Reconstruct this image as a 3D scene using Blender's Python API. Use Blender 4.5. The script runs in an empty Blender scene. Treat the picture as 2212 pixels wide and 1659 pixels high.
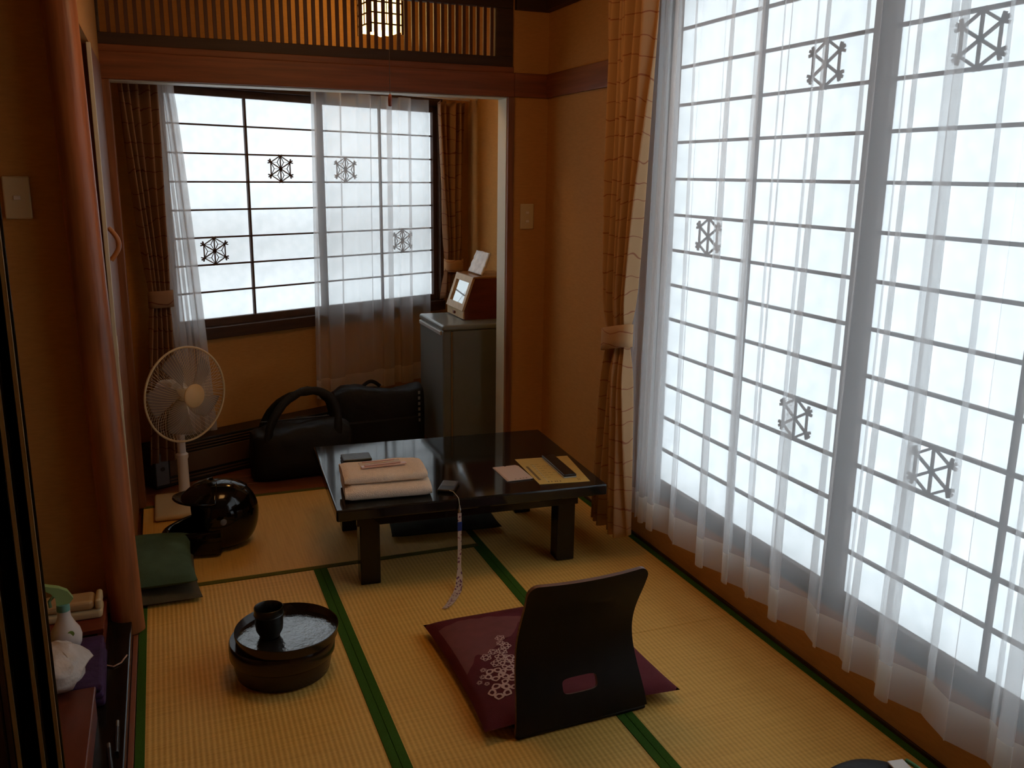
import bpy, bmesh, math, random
from mathutils import Vector, Matrix, noise
random.seed(7)
SC = bpy.context.scene
COL = SC.collection
PI = math.pi
# ------------------------------------------------------------------ camera
FPX, CX, CY, CAMZ = 1935.36, 1106.0, 829.5, 1.45
YAW, TILT, ROLL = 0.37225992, 0.22952573, 0.01220006
_f = Vector((math.sin(YAW) * math.cos(TILT), math.cos(YAW) * math.cos(TILT), -math.sin(TILT)))
_r = Vector((math.cos(YAW), -math.sin(YAW), 0))
_u = _r.cross(_f)
RT = math.cos(ROLL) * _r + math.sin(ROLL) * _u
UP = -math.sin(ROLL) * _r + math.cos(ROLL) * _u
FW = _f
cam_data = bpy.data.cameras.new('camera')
cam_data.sensor_width = 36.0
cam_data.lens = 36.0 * FPX / 2212.0
cam_data.clip_start = 0.02
cam = bpy.data.objects.new('camera', cam_data)
COL.objects.link(cam)
cam.matrix_world = Matrix(((RT.x, UP.x, -FW.x, 0), (RT.y, UP.y, -FW.y, 0), (RT.z, UP.z, -FW.z, CAMZ), (0, 0, 0, 1)))
SC.camera = cam
# ------------------------------------------------------------------ sky and exposure
world = bpy.data.worlds.new('overcast_sky')
SC.world = world
world.use_nodes = True
wn = world.node_tree.nodes
wn['Background'].inputs[0].default_value = (0.86, 0.94, 1.0, 1)
wn['Background'].inputs[1].default_value = 4.4
SC.view_settings.view_transform = 'Standard'
SC.view_settings.look = 'None'
SC.view_settings.gamma = 1.0
SC.view_settings.use_curve_mapping = False
SC.view_settings.exposure = 0.0
SC.cycles.transparent_max_bounces = 24
SC.cycles.max_bounces = 10
SC.cycles.diffuse_bounces = 6
SC.cycles.use_denoising = True
PENDANT_GLOW = 6.0
LANTERN_GLOW = 6.5

# ------------------------------------------------------------------ pixel helpers: a pixel gives a direction, the surface gives the distance
def ray(px, py):
    return FW + RT * ((px - CX) / FPX) - UP * ((py - CY) / FPX)
def on_z(px, py, z=0.0):
    d = ray(px, py); t = (z - CAMZ) / d.z
    return Vector((0, 0, CAMZ)) + d * t
def on_y(px, py, y):
    d = ray(px, py); return Vector((0, 0, CAMZ)) + d * (y / d.y)
def on_x(px, py, x):
    d = ray(px, py); return Vector((0, 0, CAMZ)) + d * (x / d.x)

# ------------------------------------------------------------------ materials
MATS = {}
def nodes_of(name):
    m = bpy.data.materials.new(name); m.use_nodes = True
    nt = m.node_tree
    return m, nt, nt.nodes['Principled BSDF']
def mat(name, col, rough=0.5, var=0.0, scale=(8, 8, 8), bump=0.0, bscale=None, spec=0.5, metal=0.0, coat=0.0, emit=None, estr=0.0, detail=4.0, alpha=None):
    if name in MATS: return MATS[name]
    m, nt, b = nodes_of(name)
    b.inputs['Base Color'].default_value = (*col, 1)
    b.inputs['Roughness'].default_value = rough
    b.inputs['Specular IOR Level'].default_value = spec
    b.inputs['Metallic'].default_value = metal
    if coat:
        b.inputs['Coat Weight'].default_value = coat
        b.inputs['Coat Roughness'].default_value = 0.05
    if emit:
        b.inputs['Emission Color'].default_value = (*emit, 1)
        b.inputs['Emission Strength'].default_value = estr
    tc = nt.nodes.new('ShaderNodeTexCoord')
    if var > 0:
        mp = nt.nodes.new('ShaderNodeMapping'); mp.inputs['Scale'].default_value = scale
        nz = nt.nodes.new('ShaderNodeTexNoise'); nz.inputs['Scale'].default_value = 1.0; nz.inputs['Detail'].default_value = detail
        cr = nt.nodes.new('ShaderNodeValToRGB')
        cr.color_ramp.elements[0].position = 0.3; cr.color_ramp.elements[1].position = 0.7
        cr.color_ramp.elements[0].color = (*[c * (1 - var) for c in col], 1)
        cr.color_ramp.elements[1].color = (*[min(1, c * (1 + var)) for c in col], 1)
        nt.links.new(tc.outputs['Object'], mp.inputs[0]); nt.links.new(mp.outputs[0], nz.inputs['Vector'])
        nt.links.new(nz.outputs['Fac'], cr.inputs[0]); nt.links.new(cr.outputs[0], b.inputs['Base Color'])
    if bump > 0:
        mp2 = nt.nodes.new('ShaderNodeMapping'); mp2.inputs['Scale'].default_value = bscale or scale
        n2 = nt.nodes.new('ShaderNodeTexNoise'); n2.inputs['Scale'].default_value = 1.0; n2.inputs['Detail'].default_value = 3.0
        bp = nt.nodes.new('ShaderNodeBump'); bp.inputs['Strength'].default_value = bump; bp.inputs['Distance'].default_value = 0.01
        nt.links.new(tc.outputs['Object'], mp2.inputs[0]); nt.links.new(mp2.outputs[0], n2.inputs['Vector'])
        nt.links.new(n2.outputs['Fac'], bp.inputs['Height']); nt.links.new(bp.outputs[0], b.inputs['Normal'])
    MATS[name] = m
    return m

wall_m = mat('wallpaper', (0.52, 0.26, 0.078), 0.85, 0.06, (30, 30, 160), 0.15, (60, 60, 500), 0.2)
wood_red = mat('reddish_wood', (0.23, 0.066, 0.020), 0.45, 0.25, (3, 40, 60), 0.05, (5, 80, 120), 0.4)
wood_redy = mat('reddish_wood_y', (0.23, 0.066, 0.020), 0.45, 0.25, (40, 3, 60), 0.05, (80, 5, 120), 0.4)
wood_v = mat('reddish_wood_upright', (0.24, 0.085, 0.032), 0.5, 0.3, (40, 40, 2.5), 0.05, (80, 80, 5), 0.4)
wood_dark = mat('dark_brown_wood', (0.055, 0.025, 0.014), 0.5, 0.25, (3, 3, 40), 0.05, None, 0.35)
wood_slat = mat('slat_wood', (0.10, 0.030, 0.012), 0.5, 0.2, (40, 40, 3))
wood_log = mat('log_wood', (0.34, 0.115, 0.04), 0.42, 0.45, (28, 28, 1.6), 0.25, (40, 40, 3), 0.45)
wood_floor = mat('board_wood', (0.18, 0.062, 0.022), 0.4, 0.25, (3, 30, 30), 0.0)
wood_kumiko = mat('kumiko_wood', (0.07, 0.034, 0.022), 0.6, 0.2, (20, 20, 20))
ceil_m = mat('ceiling_board', (0.26, 0.15, 0.07), 0.7, 0.15, (40, 3, 3))
pale_trim = mat('pale_and_daylit', (0.62, 0.56, 0.40), 0.5)  # pale door parts; on beam underside and jamb face it stands for window light
lacquer = mat('black_lacquer', (0.010, 0.009, 0.008), 0.16, 0.15, (6, 6, 6), 0.02, (3, 3, 3), 0.35)
tablelac = mat('table_lacquer', (0.011, 0.012, 0.012), 0.07, 0.2, (4, 4, 4), 0.006, (6, 6, 6), 0.5)
black_plastic = mat('black_plastic', (0.012, 0.012, 0.013), 0.35)
gold_m = mat('brass_strip', (0.52, 0.38, 0.18), 0.35, metal=0.4)
cream_pl = mat('cream_plastic', (0.62, 0.50, 0.28), 0.45)
white_pl = mat('white_plastic', (0.72, 0.68, 0.62), 0.4)
grey_metal = mat('grey_enamel', (0.16, 0.18, 0.17), 0.38, 0.05, (9, 9, 9))
steel = mat('steel', (0.5, 0.5, 0.48), 0.3, metal=1.0)
heri_m = mat('green_border_cloth', (0.045, 0.115, 0.014), 0.9, 0.35, (400, 400, 400), 0.3, (500, 500, 500), 0.1)
heri_o = mat('olive_border_cloth', (0.13, 0.12, 0.02), 0.9, 0.3, (400, 400, 400), 0.3, (500, 500, 500), 0.1)

def tatami_mat(name, axis):
    m, nt, b = nodes_of(name)
    L = nt.links
    b.inputs['Roughness'].default_value = 0.62
    b.inputs['Specular IOR Level'].default_value = 0.3
    tc = nt.nodes.new('ShaderNodeTexCoord')
    def wave(direction, scale, dist):
        w = nt.nodes.new('ShaderNodeTexWave'); w.wave_type = 'BANDS'; w.bands_direction = direction
        w.inputs['Scale'].default_value = scale; w.inputs['Distortion'].default_value = dist
        w.inputs['Detail'].default_value = 1.0; w.inputs['Detail Scale'].default_value = 2.0
        L.new(tc.outputs['Object'], w.inputs['Vector']); return w
    a, c = ('X', 'Y') if axis == 'Y' else ('Y', 'X')
    w1 = wave(a, 22.0, 0.4)
    w2 = wave(c, 70.0, 1.5)
    nz = nt.nodes.new('ShaderNodeTexNoise'); nz.inputs['Scale'].default_value = 1.0; nz.inputs['Detail'].default_value = 5
    mp = nt.nodes.new('ShaderNodeMapping'); mp.inputs['Scale'].default_value = (5, 140, 5) if axis == 'Y' else (140, 5, 5)
    L.new(tc.outputs['Object'], mp.inputs[0]); L.new(mp.outputs[0], nz.inputs['Vector'])
    mx = nt.nodes.new('ShaderNodeMath'); mx.operation = 'MULTIPLY_ADD'; mx.inputs[1].default_value = 0.45
    L.new(w1.outputs['Fac'], mx.inputs[0]); L.new(nz.outputs['Fac'], mx.inputs[2])
    cr = nt.nodes.new('ShaderNodeValToRGB')
    cr.color_ramp.elements[0].position = 0.25; cr.color_ramp.elements[1].position = 0.95
    cr.color_ramp.elements[0].color = (0.62, 0.33, 0.060, 1); cr.color_ramp.elements[1].color = (0.84, 0.52, 0.125, 1)
    L.new(mx.outputs[0], cr.inputs[0]); L.new(cr.outputs[0], b.inputs['Base Color'])
    ad = nt.nodes.new('ShaderNodeMath'); ad.operation = 'MULTIPLY_ADD'; ad.inputs[1].default_value = 0.5
    L.new(w2.outputs['Fac'], ad.inputs[0]); L.new(w1.outputs['Fac'], ad.inputs[2])
    bp = nt.nodes.new('ShaderNodeBump'); bp.inputs['Strength'].default_value = 0.35; bp.inputs['Distance'].default_value = 0.002
    L.new(ad.outputs[0], bp.inputs['Height']); L.new(bp.outputs[0], b.inputs['Normal'])
    return m
tatami_y = tatami_mat('tatami_rush_lengthwise', 'Y')
tatami_x = tatami_mat('tatami_rush_crosswise', 'X')

def paper_mat():
    m, nt, b = nodes_of('shoji_paper'); L = nt.links
    out = nt.nodes['Material Output']
    tr = nt.nodes.new('ShaderNodeBsdfTranslucent'); df = nt.nodes.new('ShaderNodeBsdfDiffuse')
    mx = nt.nodes.new('ShaderNodeMixShader'); mx.inputs[0].default_value = 0.30
    tc = nt.nodes.new('ShaderNodeTexCoord'); nz = nt.nodes.new('ShaderNodeTexNoise'); nz.inputs['Scale'].default_value = 22; nz.inputs['Detail'].default_value = 7
    cr = nt.nodes.new('ShaderNodeValToRGB')
    cr.color_ramp.elements[0].position = 0.3; cr.color_ramp.elements[1].position = 0.75
    cr.color_ramp.elements[0].color = (0.74, 0.77, 0.78, 1); cr.color_ramp.elements[1].color = (0.83, 0.85, 0.86, 1)
    L.new(tc.outputs['Object'], nz.inputs['Vector']); L.new(nz.outputs['Fac'], cr.inputs[0])
    L.new(cr.outputs[0], tr.inputs[0]); df.inputs[0].default_value = (0.8, 0.79, 0.74, 1)
    L.new(tr.outputs[0], mx.inputs[1]); L.new(df.outputs[0], mx.inputs[2]); L.new(mx.outputs[0], out.inputs[0])
    nt.nodes.remove(b)
    return m
paper_m = paper_mat()

def sheer_mat(name, col, trans):
    m, nt, b = nodes_of(name); L = nt.links; out = nt.nodes['Material Output']
    tp = nt.nodes.new('ShaderNodeBsdfTransparent'); tp.inputs[0].default_value = (1, 1, 1, 1)
    tr = nt.nodes.new('ShaderNodeBsdfTranslucent'); tr.inputs[0].default_value = (*col, 1)
    df = nt.nodes.new('ShaderNodeBsdfDiffuse'); df.inputs[0].default_value = (*col, 1)
    m1 = nt.nodes.new('ShaderNodeMixShader'); m1.inputs[0].default_value = 0.45
    m2 = nt.nodes.new('ShaderNodeMixShader')
    m2.inputs[0].default_value = 1 - trans
    L.new(tr.outputs[0], m1.inputs[1]); L.new(df.outputs[0], m1.inputs[2])
    L.new(tp.outputs[0], m2.inputs[1]); L.new(m1.outputs[0], m2.inputs[2]); L.new(m2.outputs[0], out.inputs[0])
    nt.nodes.remove(b)
    return m
sheer_m = sheer_mat('sheer_voile', (0.80, 0.80, 0.81), 0.60)
hem_m = sheer_mat('sheer_hem_double', (0.86, 0.84, 0.80), 0.38)
clear_m = sheer_mat('clear_film', (0.9, 0.85, 0.8), 0.55)

def drape_mat(name, base, line):
    m, nt, b = nodes_of(name); L = nt.links; out = nt.nodes['Material Output']
    tc = nt.nodes.new('ShaderNodeTexCoord')
    mp = nt.nodes.new('ShaderNodeMapping'); mp.inputs['Scale'].default_value = (1, 1, 1)
    w = nt.nodes.new('ShaderNodeTexWave'); w.bands_direction = 'Z'; w.inputs['Scale'].default_value = 4.6
    w.inputs['Distortion'].default_value = 5.0; w.inputs['Detail'].default_value = 2.0; w.inputs['Detail Scale'].default_value = 1.6
    cr = nt.nodes.new('ShaderNodeValToRGB')
    cr.color_ramp.elements[0].position = 0.003; cr.color_ramp.elements[1].position = 0.014
    cr.color_ramp.elements[0].color = (*line, 1); cr.color_ramp.elements[1].color = (*base, 1)
    L.new(tc.outputs['Object'], mp.inputs[0]); L.new(mp.outputs[0], w.inputs['Vector']); L.new(w.outputs['Fac'], cr.inputs[0])
    L.new(cr.outputs[0], b.inputs['Base Color']); b.inputs['Roughness'].default_value = 0.85; b.inputs['Specular IOR Level'].default_value = 0.15
    tr = nt.nodes.new('ShaderNodeBsdfTranslucent'); L.new(cr.outputs[0], tr.inputs[0])
    mx = nt.nodes.new('ShaderNodeMixShader'); mx.inputs[0].default_value = 0.28
    L.new(b.outputs[0], mx.inputs[1]); L.new(tr.outputs[0], mx.inputs[2]); L.new(mx.outputs[0], out.inputs[0])
    return m
drape_m = drape_mat('printed_drape', (0.64, 0.40, 0.21), (0.42, 0.17, 0.09))
drape_b = drape_mat('printed_drape_brown', (0.40, 0.23, 0.13), (0.20, 0.07, 0.05))

# ------------------------------------------------------------------ mesh helpers
class B:
    def __init__(s): s.bm = bmesh.new()
    def box(s, x0, x1, y0, y1, z0, z1, bev=0.0, seg=2, M=None):
        r = bmesh.ops.create_cube(s.bm, size=1.0)
        vs = r['verts']
        for v in vs:
            v.co = Vector(((x0 + x1) / 2 + v.co.x * (x1 - x0), (y0 + y1) / 2 + v.co.y * (y1 - y0), (z0 + z1) / 2 + v.co.z * (z1 - z0)))
        if bev:
            es = list({e for v in vs for e in v.link_edges})
            g = bmesh.ops.bevel(s.bm, geom=es, offset=bev, segments=seg, affect='EDGES', profile=0.5)
            vs = [v for v in g['verts']]
            fs = {f for v in vs for f in v.link_faces}
            vs = list({v for f in fs for v in f.verts})
        if M is not None:
            for v in vs: v.co = M @ v.co
        return s
    def rings(s, rings, close=True, cap0=True, cap1=True):
        R = [[s.bm.verts.new(p) for p in ring] for ring in rings]
        n = len(R[0])
        for a, b in zip(R, R[1:]):
            for i in range(n if close else n - 1):
                j = (i + 1) % n
                s.bm.faces.new((a[i], a[j], b[j], b[i]))
        if cap0 and close: s.bm.faces.new(list(reversed(R[0])))
        if cap1 and close: s.bm.faces.new(R[-1])
        return s
    def lathe(s, prof, c=(0, 0, 0), seg=32, M=None, sx=1.0, sy=1.0, cap0=True, cap1=True):
        rs = []
        for r, z in prof:
            ring = [Vector((c[0] + r * sx * math.cos(2 * PI * i / seg), c[1] + r * sy * math.sin(2 * PI * i / seg), c[2] + z)) for i in range(seg)]
            if M is not None: ring = [M @ p for p in ring]
            rs.append(ring)
        return s.rings(rs, True, cap0, cap1)
    def tube(s, pts, r, seg=8, closed=False, flat=None):
        pts = [Vector(p) for p in pts]; n = len(pts); rs = []
        prev = None
        for i, p in enumerate(pts):
            a = pts[i - 1] if (i > 0 or closed) else p
            b = pts[(i + 1) % n] if (i < n - 1 or closed) else p
            t = (b - a).normalized()
            ref = prev if prev is not None else (Vector((0, 0, 1)) if abs(t.z) < 0.9 else Vector((1, 0, 0)))
            u = (ref - t * ref.dot(t)).normalized(); v = t.cross(u); prev = u
            rr = r[i] if isinstance(r, (list, tuple)) else r
            k = flat or 1.0
            rs.append([p + u * rr * math.cos(2 * PI * j / seg) + v * rr * k * math.sin(2 * PI * j / seg) for j in range(seg)])
        if closed:
            rs.append(rs[0]); R = rs
            vs = [[s.bm.verts.new(q) for q in ring] for ring in rs[:-1]]; vs.append(vs[0])
            for a, b in zip(vs, vs[1:]):
                for i in range(seg):
                    j = (i + 1) % seg
                    s.bm.faces.new((a[i], a[j], b[j], b[i]))
            return s
        return s.rings(rs)
    def grid(s, fn, nu, nv, keep=None):
        V = [[s.bm.verts.new(fn(i / nu, j / nv)) for i in range(nu + 1)] for j in range(nv + 1)]
        for j in range(nv):
            for i in range(nu):
                s.bm.faces.new((V[j][i], V[j][i + 1], V[j + 1][i + 1], V[j + 1][i]))
        return s
    def prism(s, pts, off):
        off = Vector(off)
        a = [s.bm.verts.new(Vector(p)) for p in pts]; b = [s.bm.verts.new(Vector(p) + off) for p in pts]
        n = len(pts)
        s.bm.faces.new(list(reversed(a))); s.bm.faces.new(b)
        for i in range(n):
            j = (i + 1) % n; s.bm.faces.new((a[i], a[j], b[j], b[i]))
        return s
    def bar(s, p, q, w, d, n):
        """flat bar from p to q: width w in the plane whose normal is n, depth d along n"""
        p, q, n = Vector(p), Vector(q), Vector(n).normalized()
        t = (q - p).normalized(); u = n.cross(t).normalized()
        c = [p + u * w / 2, p - u * w / 2, q - u * w / 2, q + u * w / 2]
        return s.prism([x - n * d / 2 for x in c], n * d)
    def mesh(s, name):
        bmesh.ops.recalc_face_normals(s.bm, faces=s.bm.faces)
        me = bpy.data.meshes.new(name); s.bm.to_mesh(me); s.bm.free()
        return me
    def make(s, name, m, parent=None, smooth=False, solid=0.0, sub=0, loc=None):
        me = s.mesh(name); me.materials.append(m)
        if smooth:
            for p in me.polygons: p.use_smooth = True
        o = bpy.data.objects.new(name, me); COL.objects.link(o)
        if parent is not None: o.parent = parent
        if loc is not None: o.location = loc
        if smooth:
            md = o.modifiers.new('edges', 'EDGE_SPLIT'); md.split_angle = math.radians(48)
        if solid:
            md = o.modifiers.new('thickness', 'SOLIDIFY'); md.thickness = solid; md.offset = 0
        if sub:
            md = o.modifiers.new('smooth', 'SUBSURF'); md.levels = sub; md.render_levels = sub
        return o
def tag(o, label, cat=None, group=None, kind=None):
    o['label'] = label
    if cat: o['category'] = cat
    if group: o['group'] = group
    if kind: o['kind'] = kind
    return o
def thing(name, label, cat, loc=(0, 0, 0), rz=0.0, group=None):
    o = bpy.data.objects.new(name, None); COL.objects.link(o); o.empty_display_size = 0.05
    o.location = loc; o.rotation_euler = (0, 0, rz)
    return tag(o, label, cat, group)
def inst(src, name, parent, loc, rot=None):
    o = bpy.data.objects.new(name, src); COL.objects.link(o); o.parent = parent; o.location = loc
    if rot: o.rotation_euler = rot
    return o
def struct(o, label): return tag(o, label, kind='structure')
def sempty(name, label, loc=(0, 0, 0), rz=0.0):
    o = bpy.data.objects.new(name, None); COL.objects.link(o); o.location = loc; o.rotation_euler = (0, 0, rz)
    return struct(o, label)
def smooth_angle(o, deg=35):
    me = o.data
    for p in me.polygons: p.use_smooth = True
    md = o.modifiers.new('edges', 'EDGE_SPLIT'); md.split_angle = math.radians(deg)
    return o

# ------------------------------------------------------------------ room constants (metres)
XW, YB, TH = 1.749, 4.06, 0.115        # right wall face, back wall face, back wall thickness
CEIL = 2.24
SL = 0.459; SY0 = 4.45                 # slanted alcove wall: y = SY0 + SL * x
SA = math.atan(SL)
def slant(x): return SY0 + SL * x
OPL, OPR, OPZ = -0.145, 1.545, 1.80    # opening to the alcove

# ------------------------------------------------------------------ floor
fl = struct(B().box(-1.2, 1.9, -1.0, 5.6, -0.12, -0.035).make('floor', wood_floor), 'wooden sub floor carrying tatami mats and alcove boards')
def tatami(x0, x1, y0, y1, axis, borders):
    o = B().box(x0 + .001, x1 - .001, y0 + .001, y1 - .001, -0.034, 0.0, 0.002, 1).make('tatami_mat', tatami_y if axis == 'Y' else tatami_x, fl)
    for side in borders:
        w = 0.0255; m = heri_m
        if side == 'l': b = (x0, x0 + w, y0 + .001, y1 - .001)
        if side == 'r': b = (x1 - w, x1, y0 + .001, y1 - .001)
        if side == 'f': b = (x0 + .001, x1 - .001, y0, y0 + w); m = heri_o
        if side == 'b': b = (x0 + .001, x1 - .001, y1 - w, y1); m = heri_o
        B().box(b[0] + .0006, b[1] - .0006, b[2], b[3], -0.033, 0.0022, 0.0006, 1).make('cloth_border', m, o)
C1, C2, XL = 0.4705, 1.103, -0.156
CRS = 3.1625
tatami(XL, C1, CRS - 1.733, CRS, 'Y', 'lr')
tatami(C1, C2, CRS - 1.733, CRS, 'Y', 'lr')
tatami(XL, C2, CRS, YB, 'X', 'fb')
tatami(C2, 1.741, 2.327, YB, 'Y', 'lr')
tatami(C2, 1.741, 2.327 - 1.733, 2.327, 'Y', 'lr')
tatami(XL, C1, CRS - 3.466, CRS - 1.733, 'Y', 'lr')
tatami(C1, C2, CRS - 3.466, CRS - 1.733, 'Y', 'lr')
tatami(C2, 1.741, -0.6, 2.327 - 1.733, 'Y', 'lr')
# alcove boards run along the opening
bw = 0.115; k = 0; y = YB + 0.05
while y < 5.35:
    B().box(-0.28, 1.75, y + .0015, min(y + bw, 5.36) - .0015, -0.034, 0.0, 0.0015, 1).make('floor_board', wood_floor, fl)
    y += bw; k += 1
struct(B().box(-0.25, 1.60, YB + .001, YB + 0.05, -0.034, 0.004, 0.002).make('trim_1', wood_red), 'reddish wooden threshold between tatami and alcove boards')
struct(B().box(1.7415, XW, -0.6, YB, -0.034, 0.012, 0.001).make('trim_2', wood_dark), 'thin dark wooden strip along tatami edge under the large window')

# ------------------------------------------------------------------ walls and ceiling
WY0, WY1, WZ0, WZ1 = 0.865, 2.975, 0.255, 2.115     # big window opening in right wall
w = B()
w.box(XW, XW + .11, WY1, 5.6, -0.1, 2.55).box(XW, XW + .11, -1.0, WY0, -0.1, 2.55).box(XW, XW + .11, WY0, WY1, -0.1, WZ0).box(XW, XW + .11, WY0, WY1, WZ1, 2.55)
struct(w.make('wall_right', wall_m), 'beige wallpapered wall around the large shoji window')
w = B()
w.box(OPR + .03, XW, YB, YB + TH, -0.03, 2.55).box(-1.1, OPL - .05, YB, YB + TH, -0.03, 2.55).box(OPL - .05, OPR + .03, YB, YB + TH, 2.225, 2.55)
struct(w.make('wall_back', wall_m), 'narrow wallpapered wall beside the alcove opening')
# slanted alcove wall with its window opening, built in its own frame then turned
MS = Matrix.Translation((0, SY0, 0)) @ Matrix.Rotation(SA, 4, 'Z')
cs = math.cos(SA)
BW0, BW1, BWZ0, BWZ1 = 0.035 / cs, 1.56 / cs, 0.70, 1.90
w = B()
w.box(-0.9, BW0, 0, .1, -0.1, 2.55, M=MS).box(BW1, 2.3, 0, .1, -0.1, 2.55, M=MS).box(BW0, BW1, 0, .1, -0.1, BWZ0, M=MS).box(BW0, BW1, 0, .1, BWZ1, 2.55, M=MS)
struct(w.make('wall_alcove', wall_m), 'slanting beige wall holding the small alcove window')
struct(B().box(-0.30, -0.20, YB + TH, 4.42, -0.03, 2.55).make('wall_alcove_side', wall_m), 'short side wall of alcove behind the brown drape')
w = B()
w.box(-1.15, -1.05, -1.0, 4.7, -0.1, 2.55).box(-1.05, -0.19, 2.957, 3.0, -0.03, 2.30)
struct(w.make('wall_left', wall_m), 'brown wallpapered wall panel beside the log post')
struct(B().box(-0.75, -0.70, 3.0, YB, -0.03, 2.3).make('wall_closet', wall_m), 'dim closet wall behind the folded green cushions')
struct(B().box(-1.2, 1.9, -1.05, -0.95, -0.1, 2.55).make('wall_front', wall_m), 'beige wall closing the room opposite the alcove')
struct(B().box(-0.70, -0.175, 3.0, YB, 1.86, 2.30).make('wall_upper', wall_m), 'short wall above the closet door')
struct(B().box(-1.2, 1.9, -1.0, YB + .02, CEIL, CEIL + .08).make('ceiling', ceil_m), 'dark boarded ceiling of the tatami room')
struct(B().box(-1.2, 1.9, YB + .02, 5.7, 2.46, 2.55).make('ceiling_alcove', ceil_m), 'ceiling of the small window alcove')
# crown strips, beam, jambs, picture rail
struct(B().box(OPR + .03, XW, YB - .035, YB - .0005, 2.178, 2.232, .003).make('trim_3', wood_dark), 'dark crown strip above narrow wall')
struct(B().box(XW - .035, XW - .0005, 3.0, YB - .036, 2.178, 2.232, .003).make('trim_4', wood_dark), 'dark crown strip above right wall by the drape')
struct(B().box(OPL - .05, OPR + .03, YB - .018, YB + TH, OPZ, 1.905, .003).box(OPL - .05, OPR + .03, YB - .004, YB + TH - .01, 1.905, 1.932, .002).make('trim_5', wood_red), 'reddish wooden lintel beam across the alcove opening')
struct(B().box(OPL - .0, OPR - .0, YB + .002, YB + TH, OPZ - .004, OPZ - .0003).make('trim_6', pale_trim), 'underside of the lintel beam with window light put into its pale colour')  # thin pale sheet: daylight on the beam underside, painted as colour
struct(B().box(OPR, OPR + .03, YB - .016, YB + TH, 0.0, OPZ - .0005, .002).make('trim_7', wood_v), 'reddish wooden jamb between alcove opening and narrow wall')
struct(B().box(OPR - .003, OPR - .0002, YB + .004, YB + TH, 0.0, OPZ - .005).make('trim_8', pale_trim), 'jamb face beside the refrigerator with window light put into its pale colour')  # jamb reveal coloured pale in place of the daylight falling on it
struct(B().box(OPL - .05, OPL, YB - .016, YB + TH, 0.0, OPZ - .0005, .002).make('trim_9', wood_v), 'reddish jamb between closet door and brown drape')
struct(B().box(OPR + .031, XW - .0005, YB - .016, YB - .0005, OPZ + .002, 1.907, .002).make('trim_10', wood_red), 'picture rail on narrow wall beside the alcove')
struct(B().box(XW - .016, XW - .0005, 3.005, YB - .017, OPZ + .002, 1.907, .002).make('trim_11', wood_redy), 'picture rail running along right wall to the drape')
struct(B().box(OPR + .031, XW - .0005, YB - .010, YB - .0005, .001, .052, .001).make('baseboard_back', wood_red), 'low reddish baseboard under narrow wall')
# transom lattice above the beam
ran = sempty('trim_12', 'dark lattice transom of thin upright slats above the lintel beam', (0, 0, 0))
YR = YB + 0.03
B().box(OPL - .05, OPR + .03, YR - .018, YR + .018, 1.9325, 1.978, .002).make('bottom_rail', wood_dark, ran)
B().box(OPL - .05, OPR + .03, YR - .018, YR + .018, 2.188, 2.2245, .002).make('top_rail', wood_dark, ran)
B().box(1.493, OPR + .03, YR - .018, YR + .018, 1.9785, 2.1875, .002).make('end_stile', wood_dark, ran)
B().box(OPL - .05, OPL - .02, YR - .018, YR + .018, 1.9785, 2.1875, .002).make('end_stile', wood_dark, ran)
sl_me = B().box(-.0075, .0075, -.007, .007, 1.9785, 2.1875, .0008, 1).mesh('slat'); sl_me.materials.append(wood_slat)
x = 1.476
while x > OPL - .02:
    inst(sl_me, 'slat', ran, (x, YR, 0)); x -= 0.0335

# ------------------------------------------------------------------ shoji windows
def flake(bld, c, u, v, n, R, fine):
    """hexagonal snowflake ornament: centre c, in-plane axes u (sideways) v (up), normal n"""
    P = lambda a, r: c + (u * math.sin(a) + v * math.cos(a)) * r
    d = 0.006
    wv = 0.0042 if fine else 0.0062
    for k in range(6):
        a = k * PI / 3
        p = P(a, R); q = P(a + PI / 3, R)
        bld.bar(p, q, wv, d, n)
        bld.bar(c, p, wv * 1.15, d, n)
        if fine:
            g = (P(a, R) + P(a + PI / 3, R) + c) / 3
            for z in (p, q, c): bld.bar(g, z, 0.002, d, n)
        for s in ((-0.75, 0, 0.75) if k not in (0, 3) else (-1.15, 1.15)):
            dirv = (u * math.sin(a + s) + v * math.cos(a + s))
            bld.bar(p - dirv * .004, p + dirv * (R * ((.27 if fine else .33) if k not in (0, 3) else .18)), wv * 1.35, d, n)
    for k in range(6):
        bld.bar(c - (u * math.sin(k * PI / 3) + v * math.cos(k * PI / 3)) * .008, c + (u * math.sin(k * PI / 3) + v * math.cos(k * PI / 3)) * .008, .009, d, n)
    return bld
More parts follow.
